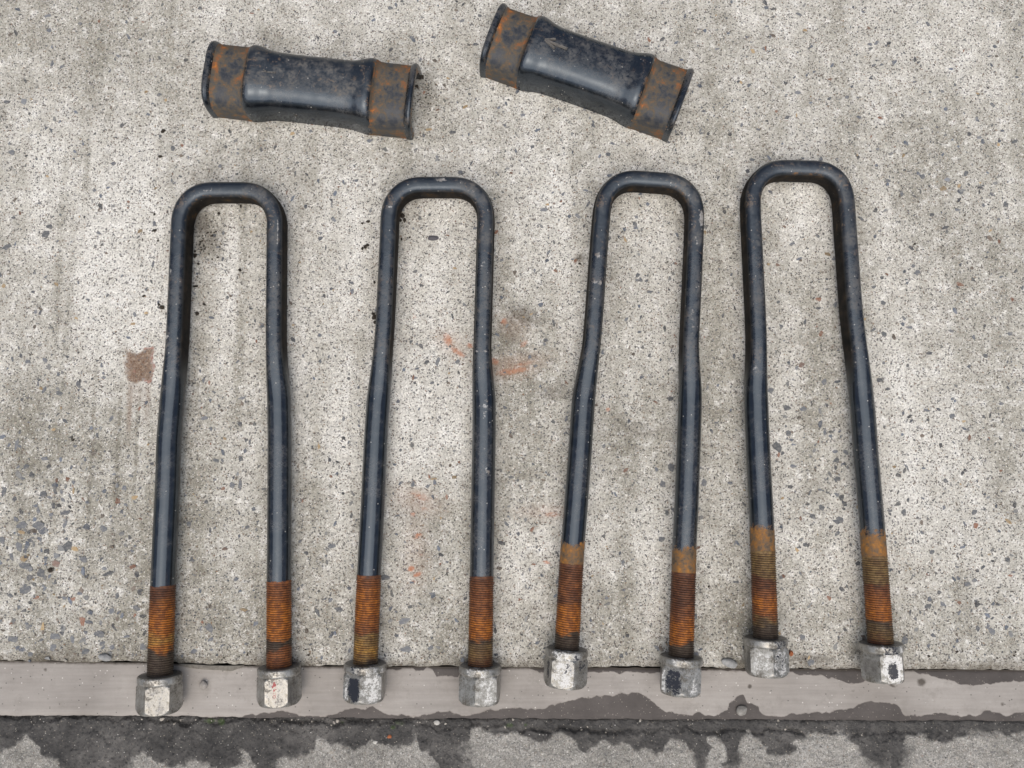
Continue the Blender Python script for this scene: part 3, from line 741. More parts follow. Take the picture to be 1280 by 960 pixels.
AP = 0.0150                                                   # half the width across flats
def make_nut(p0, ax, edge_u, view, paint, parent):
    """hexagon nut (local +X down the bolt) with a round washer collar as its own piece"""
    CL = 0.0062
    # view: angle (from straight up towards +x) at which the photographed side of the nut faces
    spin = math.pi / 2 - view - math.asin(edge_u) - math.pi / 6
    def hexr(th, s):
        k = (th + math.pi / 6) % (math.pi / 3) - math.pi / 6
        r = AP / np.cos(k)
        lim_hi = 0.0176 - np.clip((s - (NUT_L - 0.0048)) / 0.0048, 0, 1) ** 1.6 * 0.0030
        lim_lo = 0.0176 - np.clip((CL + 0.0028 - s) / 0.0028, 0, 1) ** 1.5 * 0.0018
        return np.minimum(r, min(lim_hi, lim_lo))
    axial = np.r_[np.linspace(CL, CL + 0.003, 5), np.linspace(CL + 0.0045, NUT_L - 0.0055, 12), np.linspace(NUT_L - 0.0048, NUT_L, 9)]
    V, F, th = ring_mesh('nut', hexr, axial, 96, 0.0099)
    me = mesh_from('nut', V, F); smooth(me, 22)
    A = np.array(V)
    ang = np.arctan2(A[:, 2], A[:, 1]) + spin                  # angle once placed, pi/2 = straight up
    rel = math.pi / 2 - view - ang; u = np.where(np.cos(rel) > 0, np.sin(rel), -9)     # -1 left .. 1 right as seen from above
    s01 = (A[:, 0] - CL) / (NUT_L - CL)
    def msk(name):
        m = np.zeros(len(A))
        for (nm, u0, u1, s0, s1, st) in paint:
            if nm == name:
                q = ((np.abs(u - (u0 + u1) / 2) / ((u1 - u0) / 2)) ** 3 + (np.abs(s01 - (s0 + s1) / 2) / ((s1 - s0) / 2)) ** 3) ** (1 / 3)
                m = np.maximum(m, st * sstep(1.35, 0.55, q))
        return m
    for nm in ('white', 'black', 'red', 'grime_shade'): attr(me, nm, msk(nm))
    n = link('nut', me, NUT, parent)
    def colr(th, s):
        t = s / CL
        r = 0.0169 - 0.0012 * max(0, 1 - t / 0.18) ** 2 - 0.0009 * max(0, (t - 0.7) / 0.3) ** 2
        return np.full_like(th, r)
    V, F, th = ring_mesh('collar', colr, np.r_[np.linspace(0, CL * 0.2, 4), np.linspace(CL * 0.35, CL * 0.7, 3), np.linspace(CL * 0.78, CL + 0.0004, 4)], 72, 0.0098)
    mc = mesh_from('collar', V, F); smooth(mc, 35)
    A2 = np.array(V); ang = np.arctan2(A2[:, 2], A2[:, 1]) + spin
    rel = math.pi / 2 - view - ang; u2 = np.where(np.cos(rel) > 0, np.sin(rel), -9)
    for nm in ('white', 'black', 'red', 'grime_shade'):
        m = np.zeros(len(A2))
        for (nn, u0, u1, s0, s1, st) in paint:
            if nn == 'collar_' + nm: m = np.maximum(m, st * sstep(1.2, 0.8, np.abs(u2 - (u0 + u1) / 2) / ((u1 - u0) / 2)))
        if nm == 'grime_shade': m = np.maximum(m, 0.85 * sstep(0.0004, 0.0, A2[:, 0]))  # collar's end face darkened: its shade is put into the colour
        attr(mc, nm, m)
    c = link('collar', mc, NUT, n)
    ax = Vector(ax).normalized()
    zz = Vector((0, 0, 1)); yv = zz.cross(ax).normalized(); zz = ax.cross(yv)
    R = Matrix((ax, yv, zz)).transposed().to_4x4()
    n.matrix_local = Matrix.Translation(Vector(p0)) @ R @ Matrix.Rotation(spin, 4, 'X')
    return n

OR = (0.34, 0.115, 0.014); BRN = (0.105, 0.038, 0.016); DK = (0.055, 0.042, 0.032); OL = (0.17, 0.11, 0.045); YE = (0.36, 0.20, 0.045); RB = (0.20, 0.070, 0.022)
THREADS = {
    (0, 0): [(0, BRN), (0.12, BRN), (0.3, OR), (0.5, OR), (0.6, YE), (0.68, OR), (0.73, DK), (1, DK)],
    (0, 1): [(0, RB), (0.15, RB), (0.3, OR), (0.66, OR), (0.69, DK), (0.76, DK), (0.8, RB), (1, RB)],
    (1, 0): [(0, BRN), (0.1, RB), (0.25, OR), (0.45, OR), (0.66, RB), (0.70, OL), (0.85, YE), (1, DK)],
    (1, 1): [(0, BRN), (0.2, RB), (0.42, RB), (0.5, OR), (0.66, OR), (0.70, DK), (0.82, OL), (1, BRN)],
    (2, 0): [(0, BRN), (0.3, RB), (0.42, BRN), (0.55, OR), (0.78, OR), (0.82, DK), (1, DK)],
    (2, 1): [(0, BRN), (0.35, BRN), (0.5, RB), (0.65, OR), (0.80, OR), (0.84, DK), (1, DK)],
    (3, 0): [(0, OL), (0.12, OL), (0.27, OL), (0.32, BRN), (0.48, RB), (0.6, OR), (0.74, RB), (0.80, OL), (0.86, DK), (1, DK)],
    (3, 1): [(0, OL), (0.2, OL), (0.27, OL), (0.31, BRN), (0.45, RB), (0.6, OR), (0.70, OR), (0.76, DK), (0.9, OL), (1, BRN)],
}
W_, B_, R_, G_ = 'white', 'black', 'red', 'grime_shade'
# each leg: centre pixels from bend to nut, thread start y, rust start y (or None); each nut: x, bottom y, edge angle (deg), paint
BOLTS = [
    dict(bar=242.5, rad=36, zn=0.0120, tilt=0.0,
         L=[(228.5, 275), (227.5, 300), (222.4, 420), (220.3, 450), (215.2, 500), (211.2, 550), (209.8, 600), (205.6, 690), (203.8, 732), (200.9, 800), (199.5, 840)], tL=732, rL=None,
         R=[(346.8, 275), (346.4, 300), (345.4, 420), (346.2, 450), (347.5, 475), (349.0, 500), (349.7, 550), (349.5, 600), (349.1, 690), (348.7, 726), (348.5, 800), (348.8, 838)], tR=726, rR=None,
         nL=(198.3, 896.5, -0.58, [(W_, -0.5, 0.3, 0.5, 1.0, 0.12), (G_, 0.4, 1.0, 0, 1, 0.35), (G_, -0.7, 0.45, -0.2, 1.2, 0.42)]),
         nR=(348.8, 886.0, -0.62, [(R_, -0.35, -0.12, 0.05, 0.8, 0.55), (W_, -0.6, -0.3, 0.2, 1.0, 0.12), (G_, 0.35, 1.0, 0, 1, 0.6), (G_, -0.7, 0.45, -0.2, 1.2, 0.42)]),
         label='U-bolt whose bend and inner leg rust lie nearest the small brown rust patch, dirt crumbs inside'),
    dict(bar=236.0, rad=36, zn=0.0120, tilt=0.0,
         L=[(487.5, 275), (486.7, 300), (481.4, 410), (479.0, 440), (476.2, 470), (473.0, 500), (470.3, 540), (467.9, 590), (465.5, 640), (462.2, 700), (461.2, 719), (458.4, 790), (455.5, 832)], tL=719, rL=None,
         R=[(607.8, 275), (606.9, 300), (604.0, 400), (602.8, 440), (603.5, 470), (605.1, 500), (605.1, 540), (604.2, 590), (603.4, 640), (602.4, 700), (602.1, 720), (600.8, 790), (599.9, 832)], tR=720, rR=None,
         nL=(455.0, 881.5, -0.22, [(B_, -0.84, -0.24, 0.06, 0.95, 0.95), (W_, -0.15, 0.8, 0.0, 1.0, 0.50), (W_, -0.95, -0.75, 0, 1, 0.4), ('collar_black', -0.7, -0.1, 0, 1, 0.45), ('collar_white', 0.0, 0.8, 0, 1, 0.3)]),
         nR=(599.5, 884.5, -0.20, [(W_, -0.1, 0.85, 0.05, 1.0, 0.36), (G_, -0.9, -0.3, 0.1, 0.9, 0.30), ('collar_white', -0.6, 0.4, 0, 1, 0.35)]),
         label='black U-bolt around a dark oval stone chip, orange brick-dust smears beside its leg'),
    dict(bar=229.5, rad=36, zn=0.0155, tilt=3.0,
         L=[(752.2, 262), (749.0, 300), (743.0, 385), (739.4, 430), (735.0, 460), (732.0, 480), (729.3, 500), (726.6, 540), (723.9, 580), (719.3, 640), (716.0, 680), (714.3, 705), (709.5, 780), (706.3, 812)], tL=705, rL=682,
         R=[(867.8, 270), (866.9, 300), (863.2, 385), (860.9, 430), (861.3, 460), (862.5, 480), (862.6, 500), (861.4, 540), (860.0, 580), (857.7, 640), (855.6, 680), (854.6, 716), (852.6, 780), (850.7, 820)], tR=716, rR=690,
         nL=(706.0, 863.3, -0.63, [(W_, -0.60, 0.45, 0.0, 1.0, 0.56), (B_, -0.15, 0.42, 0.05, 0.5, 0.36), (B_, 0.62, 1.0, 0.0, 0.6, 0.5), (B_, -0.98, -0.82, 0.0, 0.8, 0.7), ('collar_white', -0.7, 0.7, 0, 1, 0.45), ('collar_black', 0.2, 0.7, 0, 1, 0.35)]),
         nR=(850.0, 873.0, 0.09, [(B_, -0.72, 0.05, 0.0, 0.98, 0.75), (W_, -0.85, -0.7, 0, 1, 0.5), (W_, 0.2, 0.9, 0.4, 1.0, 0.33), ('collar_white', -0.5, 0.3, 0, 1, 0.30)]),
         label='black U-bolt with two legs browned just above the thread and no pebble inside its bend'),
    dict(bar=215.5, rad=36, zn=0.0158, tilt=1.0,
         L=[(937.6, 250), (938.0, 270), (943.8, 390), (944.9, 420), (945.0, 450), (944.5, 480), (945.7, 520), (947.8, 570), (950.4, 620), (952.4, 660), (953.6, 689), (955.8, 760), (957.8, 800)], tL=689, rL=664,
         R=[(1053.6, 250), (1054.9, 270), (1063.5, 390), (1066.9, 420), (1071.0, 450), (1074.8, 480), (1079.0, 520), (1082.5, 570), (1087.0, 620), (1090.3, 660), (1093.0, 695), (1097.6, 760), (1100.8, 802)], tR=695, rR=668,
         nL=(958.7, 849.0, 0.30, [(W_, -0.62, 0.25, 0.0, 1.0, 0.38), (W_, 0.32, 0.98, 0.0, 1.0, 0.46), (B_, 0.4, 0.9, 0.1, 0.8, 0.36), (G_, -1.0, -0.65, 0, 1, 0.7), ('collar_black', 0.3, 0.9, 0, 1, 0.40)]),
         nR=(1104.5, 856.0, -0.07, [(W_, -0.02, 0.95, 0.0, 1.0, 0.75), (B_, 0.22, 0.72, 0.25, 0.85, 0.78), (G_, -0.95, -0.1, 0.1, 0.9, 0.60), ('collar_black', 0.1, 0.8, 0, 1, 0.5), ('collar_white', 0.0, 0.9, 0, 1, 0.45)]),
         label='black U-bolt with orange rust bands above yellowish threads, one nut with a bright white face'),
]
BOLTS[0]['label'] = 'black U-bolt beside the square brown rust patch, dark soil crumbs inside its bend'
BOLTS[2]['label'] = 'black U-bolt with brown bands above dark brown threads, one nut with a black patched face'

# worn and scraped spots on the bars (photo pixels)
CHIPS = [(877, 273, 2.5, 10, 0, 1.0), (871, 300, 3, 10, 0, 0.5), (747, 319, 5, 6, -30, 0.65), (744, 353, 6, 3, 0, 0.75), (750, 353, 3, 4, 0, 0.7), (745, 291, 3, 5, 0, 0.45), (209, 421, 4, 2.5, -30, 0.7), (214, 339, 1.5, 2, 0, 1.0), (347, 290, 1.5, 26, 2, 0.6),
         (258, 238, 14, 2.5, -8, 0.5), (552, 225, 8, 3, 0, 0.7), (487, 258, 6, 4, 0, 0.5), (486, 310, 1.5, 18, 3, 0.45), (604, 330, 4, 9, 0, 0.45), (596, 440, 1.6, 1.6, 0, 0.9), (607, 439, 1.6, 1.4, 0, 0.9), (607, 505, 4, 22, 5, 0.48), (609, 588, 3, 8, -20, 0.6),
         (787, 221, 7, 2.5, 0, 0.65), (866, 400, 4, 30, 0, 0.42), (944, 460, 5, 16, 0, 0.40), (943, 300, 3, 3, 0, 0.55), (1030, 208, 6, 2.5, 30, 0.5), (855, 636, 8, 6, 0, 0.42), (216, 300, 4, 20, 0, 0.35), (860, 245, 8, 6, 40, 0.4), (243, 245, 8, 4, -40, 0.4), (590, 240, 8, 5, 30, 0.4)]
for bi, B in enumerate(BOLTS):
    zt, zn = Z_TOP, B['zn']
    def zat(py, B=B):
        return float(np.interp(py, [260, 880], [Z_TOP, B['zn']]))
    Lp = [at(x, y, zat(y)) for x, y in B['L']]
    Rp = [at(x, y, zat(y)) for x, y in B['R']]
    xl, yl = B['L'][0]; xr, yr = B['R'][0]; yb = B['bar']; rad = B['rad']; ti = B['tilt'] / 2
    xl2, xr2 = xl + 0.3, xr - 0.3
    arc = []
    cy = yb - ti + rad
    for k in range(0, 13):
        a = math.pi - k / 12 * math.pi / 2
        arc.append((xl2 + rad + rad * math.cos(a), cy - rad * math.sin(a)))
    cy = yb + ti + rad
    for k in range(0, 13):
        a = math.pi / 2 - k / 12 * math.pi / 2
        arc.append((xr2 - rad + rad * math.cos(a), cy - rad * math.sin(a)))
    xm, hwid = (xl2 + xr2) / 2, (xr2 - xl2) / 2
    arc = [(x, y - 1.6 * max(0, 1 - ((x - xm) / hwid) ** 2)) for x, y in arc]
    arcw = [at(x, y, zt) for x, y in arc]
    # full centre line: left nut -> bend -> right nut
    cut = lambda pts, ty: [(x, y) for x, y in pts if y < ty - 1]
    def end_pt(pts, ty):
        a = np.array(pts); return float(np.interp(ty, a[:, 1], a[:, 0])), ty
    left = [end_pt(B['L'], B['tL'])] + cut(B['L'], B['tL'])[::-1]
    right = cut(B['R'], B['tR']) + [end_pt(B['R'], B['tR'])]
    path = [(*at(x, y, zat(y)), y) for x, y in left] + [(*w, 200.0) for w in arcw] + [(*at(x, y, zat(y)), y) for x, y in right]
    Q, s = resample(path, 0.0022)
    half = len(Q) // 2
    Q[:, :3] = smooth_rows(Q[:, :3], 6)
    pyv = Q[:, 3]
    rn = sstep(428, 506, pyv)                                   # 0 flattened, 1 round
    Wd = FLAT_W * (1 - rn) + ROD * rn
    Ht = FLAT_H * (1 - rn) + ROD * rn
    ex = 3.1 * (1 - rn) + 2.0 * rn
    V, F = loft(Q[:, :3], Wd, Ht, ex)
    base = at((xl + xr) / 2, 520, 0.0)
    t = empty('u_bolt', base)
    tag(t, B['label'], 'u-bolt', 'U-bolts laid out side by side on the concrete')
    V = V - base
    me = mesh_from('bar', V, F); smooth(me, 60)
    rv = np.zeros(len(Q))
    for side, key in ((slice(0, half), 'rL'), (slice(half, None), 'rR')):
        if B[key]: rv[side] = np.maximum(rv[side], sstep(B[key] - 24, B[key] + 16, pyv[side]))
        else:
            te = B['tL' if key == 'rL' else 'tR']; rv[side] = np.maximum(rv[side], 0.25 * sstep(te - 8, te, pyv[side]))
    rusty = np.repeat(rv, NSEG)
    # rust breaking through on the inner wall of the bends
    bend = np.repeat((pyv < 262).astype(float), NSEG)
    th = np.tile(np.linspace(0, 2 * np.pi, NSEG, endpoint=False), len(Q))
    inner = np.maximum(0, np.cos(th)) ** 0.5
    vv = V + base
    rusty = np.maximum(rusty, bend * (inner > 0.75) * 0.30)
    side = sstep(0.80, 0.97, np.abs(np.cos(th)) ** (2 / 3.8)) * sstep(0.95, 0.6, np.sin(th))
    attr(me, 'rust', rusty); attr(me, 'dusty', np.repeat((1 - rn) * (0.35 + 0.35 * (pyv < 320)), NSEG))
    cpx, cpy = proj(vv[:, 0], vv[:, 1], vv[:, 2])
    attr(me, 'chip', blobs(cpx, cpy, CHIPS) * (vv[:, 2] > 0.013))
    attr(me, 'scale', side * np.repeat(1 - rn, NSEG))  # marks the flattened side walls whose shade is painted into the colour
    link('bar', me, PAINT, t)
    for side, key, nk, tk in ((0, 'L', 'nL', 'tL'), (1, 'R', 'nR', 'tR')):
        nx, nby, ed, paint = B[nk]
        pts = B[key]
        e0 = end_pt(pts, B[tk]); p0 = at(e0[0], e0[1], zat(e0[1]))
        # nut end: the upper edge of its far face shows at nby
        pe = at(nx, nby, zn + 0.0155)
        pend = np.array([at(nx, nby, zn)[0], pe[1], zn])
        d = pend - p0; d /= np.linalg.norm(d)
        pn = pend - d * NUT_L
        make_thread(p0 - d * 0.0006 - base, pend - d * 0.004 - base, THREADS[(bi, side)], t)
        make_nut(pn - base, d, ed, math.atan2(-pend[0], H_CAM - zn), paint, t)

# ------------------------------------------------------------------ axle saddles
def saddle(left_px, right_px, label, dusty, seed):
    z_mid = 0.012
    a, b = at(*left_px, z_mid), at(*right_px, z_mid)
    L = float(np.linalg.norm((b - a)[:2])); mid = (a + b) / 2
    ang = math.atan2(b[1] - a[1], b[0] - a[0])
    t = empty('axle_saddle', (mid[0], mid[1], 0.0)); t.rotation_euler = (0, 0, ang)
    tag(t, label, 'saddle', 'axle saddles lying above the U-bolts')
    k = L / 0.180
    # s from the end (m), half width, height
    st = np.array([(0.0000, 0.0278, 0.0300), (0.0008, 0.0286, 0.0310), (0.0024, 0.0289, 0.0315), (0.0044, 0.0286, 0.0303), (0.0062, 0.0280, 0.0279), (0.0075, 0.0279, 0.0272),
                   (0.0200, 0.0280, 0.0270), (0.0300, 0.0280, 0.0272), (0.0335, 0.0281, 0.0280), (0.0355, 0.0283, 0.0312), (0.0375, 0.0285, 0.0331), (0.0410, 0.0284, 0.0335), (0.0455, 0.0276, 0.0328), (0.0510, 0.0262, 0.0316), (0.0570, 0.0253, 0.0309), (0.0700, 0.0249, 0.0308), (0.0900, 0.0248, 0.0308)])
    sx = st[:, 0]
    def dims(s):
        d = min(s, 0.180 - s)
        return np.interp(d, sx, st[:, 1]) * 1.065, np.interp(d, sx, st[:, 2]) * 1.08
    NP = 44
    tp = np.linspace(math.pi, 0, NP)
    def prof(hw, h, n=3.4):
        c, s_ = np.cos(tp), np.sin(tp)
        return np.sign(c) * np.abs(c) ** (2 / n) * hw, np.abs(s_) ** (2 / n) * h
    def section(s0, s1, name, mat, parent, n):
        ss = np.linspace(s0, s1, n)
        V = []
        for s in ss:
            hw, h = dims(s)
            y, z = prof(hw, h); yi, zi = prof(hw - 0.0052, h - 0.0056)
            wob = (fbm(np.full(NP, s * 40 + seed), y * 50, seed) - 0.5) * 0.0009
            x = (s - 0.09) * k
            V += [(x, a_ * (1 + w_ * 8), b_ + w_ * (b_ > 0.002)) for a_, b_, w_ in zip(y, z, wob)]
            V += [(x, a_, b_) for a_, b_ in zip(yi, zi)]
        m = 2 * NP; F = []
        for i in range(n - 1):
            o0, o1 = i * m, (i + 1) * m
            for q in range(NP - 1):
                F.append((o0 + q, o0 + q + 1, o1 + q + 1, o1 + q))
                F.append((o0 + NP + q + 1, o0 + NP + q, o1 + NP + q, o1 + NP + q + 1))
            F.append((o0, o1, o1 + NP, o0 + NP)); F.append((o0 + NP - 1, o0 + 2 * NP - 1, o1 + 2 * NP - 1, o1 + NP - 1))
        for o0, fl in ((0, False), ((n - 1) * m, True)):
            for q in range(NP - 1):
                f = (o0 + q, o0 + NP + q, o0 + NP + q + 1, o0 + q + 1)
                F.append(f[::-1] if fl else f)
        me = mesh_from(name, V, F)
        bm = bmesh.new(); bm.from_mesh(me); bmesh.ops.recalc_face_normals(bm, faces=bm.faces); bm.to_mesh(me); bm.free()
        smooth(me, 50)
        A = np.array([v.co[:] for v in me.vertices])
        return me, A, link(name, me, mat, parent)
    me, A, o = section(0.0355, 0.1445, 'body', PAINT_SADDLE, t, 84)
    dE = np.abs(np.abs(A[:, 0]) / k - 0.0545)
    attr(me, 'rust', np.where(A[:, 2] < 0.005, 0.25, 0.0) + 0.34 * np.exp(-(dE / 0.0040) ** 2)); attr(me, 'dusty', dusty * np.clip((A[:, 2] - 0.026) / 0.004, 0, 1) * (A[:, 1] > -0.012))
    for s0, s1, l0, l1 in ((0.0060, 0.0355, 0.0, 0.0060), (0.1445, 0.1740, 0.1740, 0.180)):
        me, A, e = section(s0, s1, 'end_band', BAND, t, 26)
        d = np.minimum(np.abs(A[:, 0]) / k, 0.0815)
        edge_r = np.exp(-((d - 0.0815) / 0.004) ** 2) + np.exp(-((d - 0.0560) / 0.004) ** 2)
        attr(me, 'rust', 0.55 * edge_r + 0.55 * sstep(0.010, 0.020, A[:, 1]) + 0.25 * (A[:, 2] < 0.010))
        me, A, l = section(l0, l1, 'lip', PAINT_SADDLE, e, 16)
        attr(me, 'rust', np.where(np.abs(A[:, 0]) / k > 0.0897, 0.45, 0.0) + 0.35 * sstep(0.0860, 0.0842, np.abs(A[:, 0]) / k)); attr(me, 'dusty', np.full(len(A), 0.2))
    return t, k, dims, prof

S1 = saddle((265.5, 97.5), (520.0, 126.0), 'black saddle with a chipped rusty end corner, lying level beside the dirt stain', 0.75, 3)
S2 = saddle((614.0, 48.0), (851.5, 131.0), 'glossy black saddle marked with a small raised arrow, lying at a slant', 0.25, 9)
S1[0]['label'] = 'duller dusty black half-round saddle with rusty ends, without an arrow mark on top'
S2[0]['label'] = 'glossier black half-round saddle with rusty ends and a small arrow mark on top'

# raised arrow cast on the second saddle's crown: shaft and two barbs
def mark(root, k, bars, name, mat, zt):
    V, F = [], []
    for (x0, y0, x1, y1, w) in bars:
        d = np.array([x1 - x0, y1 - y0]); L = np.linalg.norm(d); d /= L; n = np.array([-d[1], d[0]]) * w / 2
        b = len(V)
        for (q, sgn, z, sh) in ((0, 1, -0.0006, 1), (0, -1, -0.0006, 1), (1, -1, -0.0006, 1), (1, 1, -0.0006, 1), (0, 1, 0.0007, .45), (0, -1, 0.0007, .45), (1, -1, 0.0007, .45), (1, 1, 0.0007, .45)):
            c = np.array([x0, y0]) + d * L * (q if sh == 1 else (0.04 if q == 0 else 0.96)) + n * sgn * sh
            V.append((c[0], c[1], zt + z))
        F += [(b + 4, b + 5, b + 6, b + 7), (b, b + 1, b + 5, b + 4), (b + 1, b + 2, b + 6, b + 5), (b + 2, b + 3, b + 7, b + 6), (b + 3, b, b + 4, b + 7)]
    me = mesh_from(name, V, F)
    attr(me, 'rust', np.zeros(len(V))); attr(me, 'dusty', np.ones(len(V)))
    return link(name, me, mat, root)
MARK = mat_plain('rubbed_casting_mark', (0.06, 0.058, 0.055), (0.16, 0.15, 0.135), 0.5, 500)
mark(S2[0], S2[1], [(-0.039, 0.0030, -0.019, 0.0022, 0.0026), (-0.040, 0.0030, -0.031, 0.0070, 0.0022), (-0.040, 0.0030, -0.029, -0.0012, 0.0024)], 'arrow_mark', MARK, 0.0344)
mark(S1[0], S1[1], [(-0.041, 0.0005, -0.027, 0.0010, 0.0016), (-0.038, 0.0024, -0.034, 0.0005, 0.0012)], 'scratch_mark', MARK, 0.0335)

# ------------------------------------------------------------------ loose bits
def pebble(name, px, py, z, size, mat, label, cat, rot=0.0, flat=0.55, seed=0, angular=0.25, group=None):
    bm = bmesh.new(); bmesh.ops.create_icosphere(bm, subdivisions=3, radius=1.0)
    r = random.Random(seed)
    planes = [(Vector((r.uniform(-1, 1), r.uniform(-1, 1), r.uniform(-0.6, 1))).normalized(), r.uniform(0.62, 0.9)) for _ in range(9)]
    for v in bm.verts:
        for n, d in planes:
            q = v.co.dot(n) - d
            if q > 0: v.co -= n * q * (0.55 + angular)
        v.co *= 1 + r.uniform(-0.012, 0.012)
    zmin = min(v.co.z for v in bm.verts)
    for v in bm.verts: v.co = Vector((v.co.x * size[0] / 2, v.co.y * size[1] / 2, (v.co.z - zmin) * flat * size[1] / 2))
    me = bpy.data.meshes.new(name); bm.to_mesh(me); bm.free(); smooth(me, 45)
    o = link(name, me, mat)
    p = at(px, py, z); o.location = p; o.rotation_euler = (0, 0, math.radians(rot))
    tag(o, label, cat, group)
    return o
GREY = mat_plain('grey_stone', (0.20, 0.205, 0.205), (0.36, 0.365, 0.36), 0.7, 350)
DARK = mat_plain('slate_chip', (0.045, 0.045, 0.052), (0.095, 0.09, 0.10), 0.6, 400)
PALE = mat_plain('pale_stone', (0.45, 0.44, 0.40), (0.66, 0.65, 0.60), 0.7, 350)
REDST = mat_plain('red_brick_chip', (0.25, 0.075, 0.03), (0.42, 0.15, 0.06), 0.85, 400)
CEMENT = mat_plain('cement_flake', (0.13, 0.12, 0.10), (0.24, 0.225, 0.195), 0.9, 300)
pebble('stone_chip', 541.5, 298, -0.0004, (0.0102, 0.0048), DARK, 'dark oval stone chip lying alone inside the bend of a U-bolt', 'stone chip', 2, 0.5, 3)
pebble('stone', 133, 821, -0.0008, (0.0110, 0.0062), GREY, 'small grey stone wedged at the slab joint beside the wide bare stretch of edging', 'stone', -12, 0.8, 5)
pebble('stone', 911, 828, -0.0008, (0.0155, 0.0070), GREY, 'long grey stone on the slab edge between two silver nuts', 'stone', -20, 0.7, 8)
pebble('cement_crumb', 255, 855, Z_STRIP, (0.0075, 0.0068), mat_plain('cement_crumb', (0.25, 0.235, 0.215), (0.37, 0.345, 0.32), 0.9), 'small cement crumb alone on the dry edging strip between two nuts', 'crumb', 10, 0.75, 12)
pebble('pebble', 927, 887, Z_STRIP - 0.0006, (0.0100, 0.0092), mat_plain('wet_pebble', (0.17, 0.165, 0.15), (0.30, 0.29, 0.27), 0.6), 'round grey pebble in the dark damp spot at the edge of the strip', 'pebble', 30, 0.5, 15)
pebble('brick_chip', 988, 816, 0.0, (0.0036, 0.0046), REDST, 'tiny orange brick chip touching the ground beside a silver nut', 'brick chip', 0, 0.8, 18)
pebble('brick_chip', 487, 920, Z_GUT + 0.0005, (0.0040, 0.0034), REDST, 'tiny orange brick chip in the wet gutter', 'brick chip', 0, 0.8, 21)
pebble('pale_pebble', 470, 927, Z_GUT, (0.0052, 0.0040), PALE, 'tiny white pebble in the gutter on the rim of a dry patch', 'pebble', 20, 0.7, 23)
pebble('pale_pebble', 546, 903, Z_GUT, (0.0050, 0.0042), PALE, 'tiny white pebble at the foot of the strip by green moss', 'pebble', 0, 0.7, 25)
pebble('stone', 1115, 929, Z_GUT, (0.0140, 0.0068), GREY, 'flat grey stone set in the wide damp patch of the gutter', 'stone', -18, 0.3, 28)
# spalled flake lying against the joint
fl = [(222, 829), (240, 829.5), (262, 831), (284, 831.5), (306, 831), (300, 835), (291, 838.5), (276, 837), (255, 836), (236, 834)]
bot = [at(x, y, Z_STRIP + 0.0002) for x, y in fl]; cen = np.mean(bot, 0)
top = [cen + (p - cen) * 0.93 + np.array([0, 0, 0.0024 + 0.0006 * random.random()]) for p in bot]
n = len(fl)
V = [p - cen for p in bot] + [p - cen for p in top]
F = [tuple(range(n)), tuple(range(2 * n - 1, n - 1, -1))] + [(k, n + k, n + (k + 1) % n, (k + 1) % n) for k in range(n)]
me = mesh_from('concrete_flake', V, F)
bm = bmesh.new(); bm.from_mesh(me); bmesh.ops.recalc_face_normals(bm, faces=bm.faces); bm.to_mesh(me); bm.free()
o = link('concrete_flake', me, CEMENT); o.location = cen
tag(o, 'thin dark flake of broken concrete lying against the slab joint', 'flake')

# crumbs of dark soil scattered round the bolts, too small to count singly
def scatter(name, spots, mat, label, cat, zf, top=True, parent=None):
    V, F = [], []
    for (px, py, size, z) in spots:
        p = at(px, py, z)
        bm = bmesh.new(); bmesh.ops.create_icosphere(bm, subdivisions=1, radius=1.0)
        sx, sy, sz = size * random.uniform(0.7, 1.4), size * random.uniform(0.6, 1.0), size * random.uniform(0.35, 0.7)
        r = random.random() * 6.28
        b = len(V); bm.verts.ensure_lookup_table()
        for v in bm.verts:
            q = v.co * random.uniform(0.6, 1.25)
            x, y = q.x * sx, q.y * sy
            V.append((p[0] + x * math.cos(r) - y * math.sin(r), p[1] + x * math.sin(r) + y * math.cos(r), z + q.z * sz + sz * 0.4))
        F += [tuple(b + v.index for v in f.verts) for f in bm.faces]
        bm.free()
    me = mesh_from(name, V, F)
    o = link(name, me, mat, parent); o['kind'] = 'stuff'
    if not parent: tag(o, label, cat)
    return o
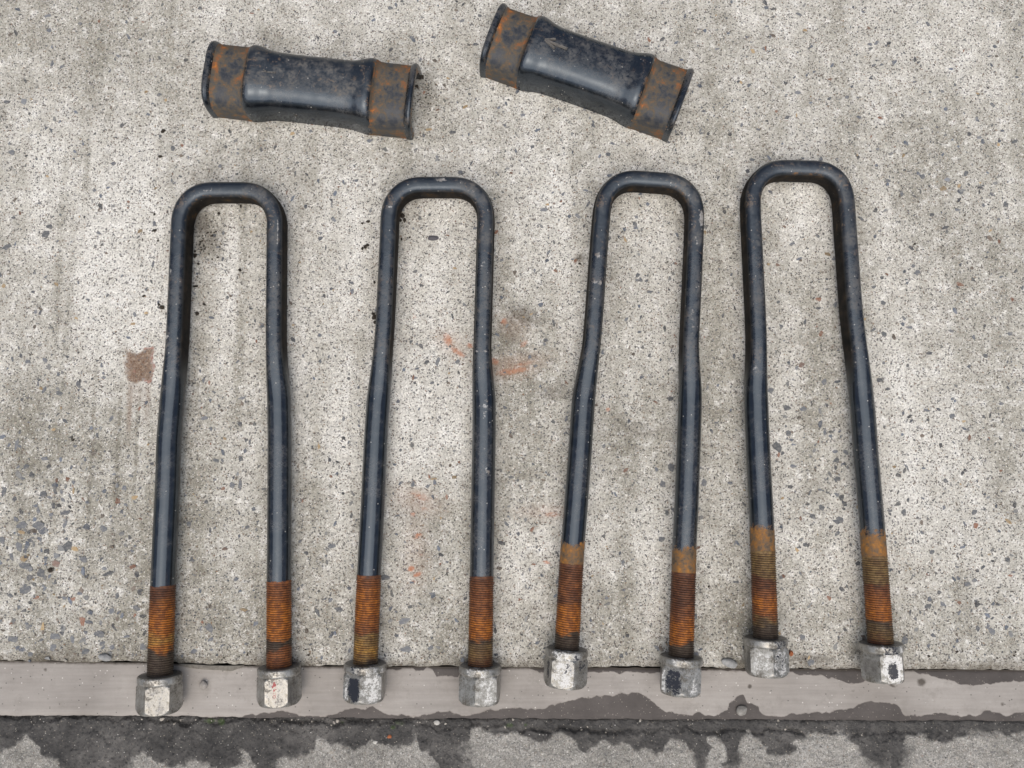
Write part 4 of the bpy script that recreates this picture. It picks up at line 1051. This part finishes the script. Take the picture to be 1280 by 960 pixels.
spots = [(193, 268, 0.0016, 0), (194, 288, 0.0021, 0), (191, 289, 0.0016, 0), (197.5, 301, 0.0018, 0), (203, 384, 0.0022, 0), (199, 381, 0.0018, 0), (244, 320, 0.0018, 0), (244.5, 358, 0.0024, 0), (247, 392, 0.0022, 0), (256, 381, 0.0016, 0), (300, 338, 0.0020, 0), (248, 330, 0.0014, 0), (274, 267, 0.0018, 0), (301, 258, 0.0016, 0),
         (503, 270, 0.0028, 0), (506, 275, 0.0028, 0), (501, 276, 0.0020, 0), (457, 309, 0.0022, 0), (459, 307, 0.0018, 0), (453, 311, 0.0014, 0), (460, 277, 0.0018, 0), (453, 279, 0.0016, 0), (502, 299, 0.0014, 0), (468, 397, 0.0026, 0), (469, 403, 0.0020, 0), (466, 392, 0.0016, 0), (468, 353, 0.0012, 0), (512, 297, 0.0012, 0),
         (204, 164, 0.0024, 0), (200, 196, 0.0018, 0), (63, 713, 0.0030, 0), (210, 713, 0.0012, 0), (521, 108, 0.002, 0), (528, 96, 0.002, 0), (725, 330, 0.0016, 0), (190, 245, 0.0010, 0), (180, 370, 0.0014, 0), (886, 733, 0.0014, 0), (92, 550, 0.0014, 0), (1143, 305, 0.0012, 0)]
for k in range(70):
    a = random.gauss(258, 12); b = random.gauss(302, 13)
    if a > 243: spots.append((a, b, random.uniform(0.0004, 0.0011), 0))
for k in range(40):
    spots.append((random.gauss(190, 16), random.gauss(300, 40), random.uniform(0.0003, 0.0008), 0))
for k in range(60):
    spots.append((random.gauss(535, 10), random.gauss(110, 22), random.uniform(0.0003, 0.0009), 0))
for k in range(90):
    spots.append((random.uniform(0, 1280), random.uniform(812, 826), random.uniform(0.0003, 0.0010), 0))
scatter('soil_crumbs', spots, mat_plain('dark_soil_crumb', (0.018, 0.014, 0.010), (0.045, 0.036, 0.027), 0.95), 'crumbs of dark soil scattered on the concrete around the U-bolt bends', 'soil', None)
spots = []
for k in range(420):
    px = random.uniform(-60, 1340); py = 899 + abs(random.gauss(0, 22))
    spots.append((px, py, random.uniform(0.0003, 0.0010) if random.random() < 0.92 else random.uniform(0.001, 0.0018), Z_GUT + 0.0006))
scatter('grit', spots[:290], mat_plain('gutter_grit', (0.20, 0.18, 0.15), (0.55, 0.52, 0.46), 0.8, 900), 'pale grit strewn along the wet gutter', 'grit', None)
scatter('dark_grit', spots[290:], mat_plain('gutter_dark_grit', (0.03, 0.028, 0.026), (0.09, 0.08, 0.07), 0.8, 900), 'dark grit strewn along the wet gutter', 'grit', None)
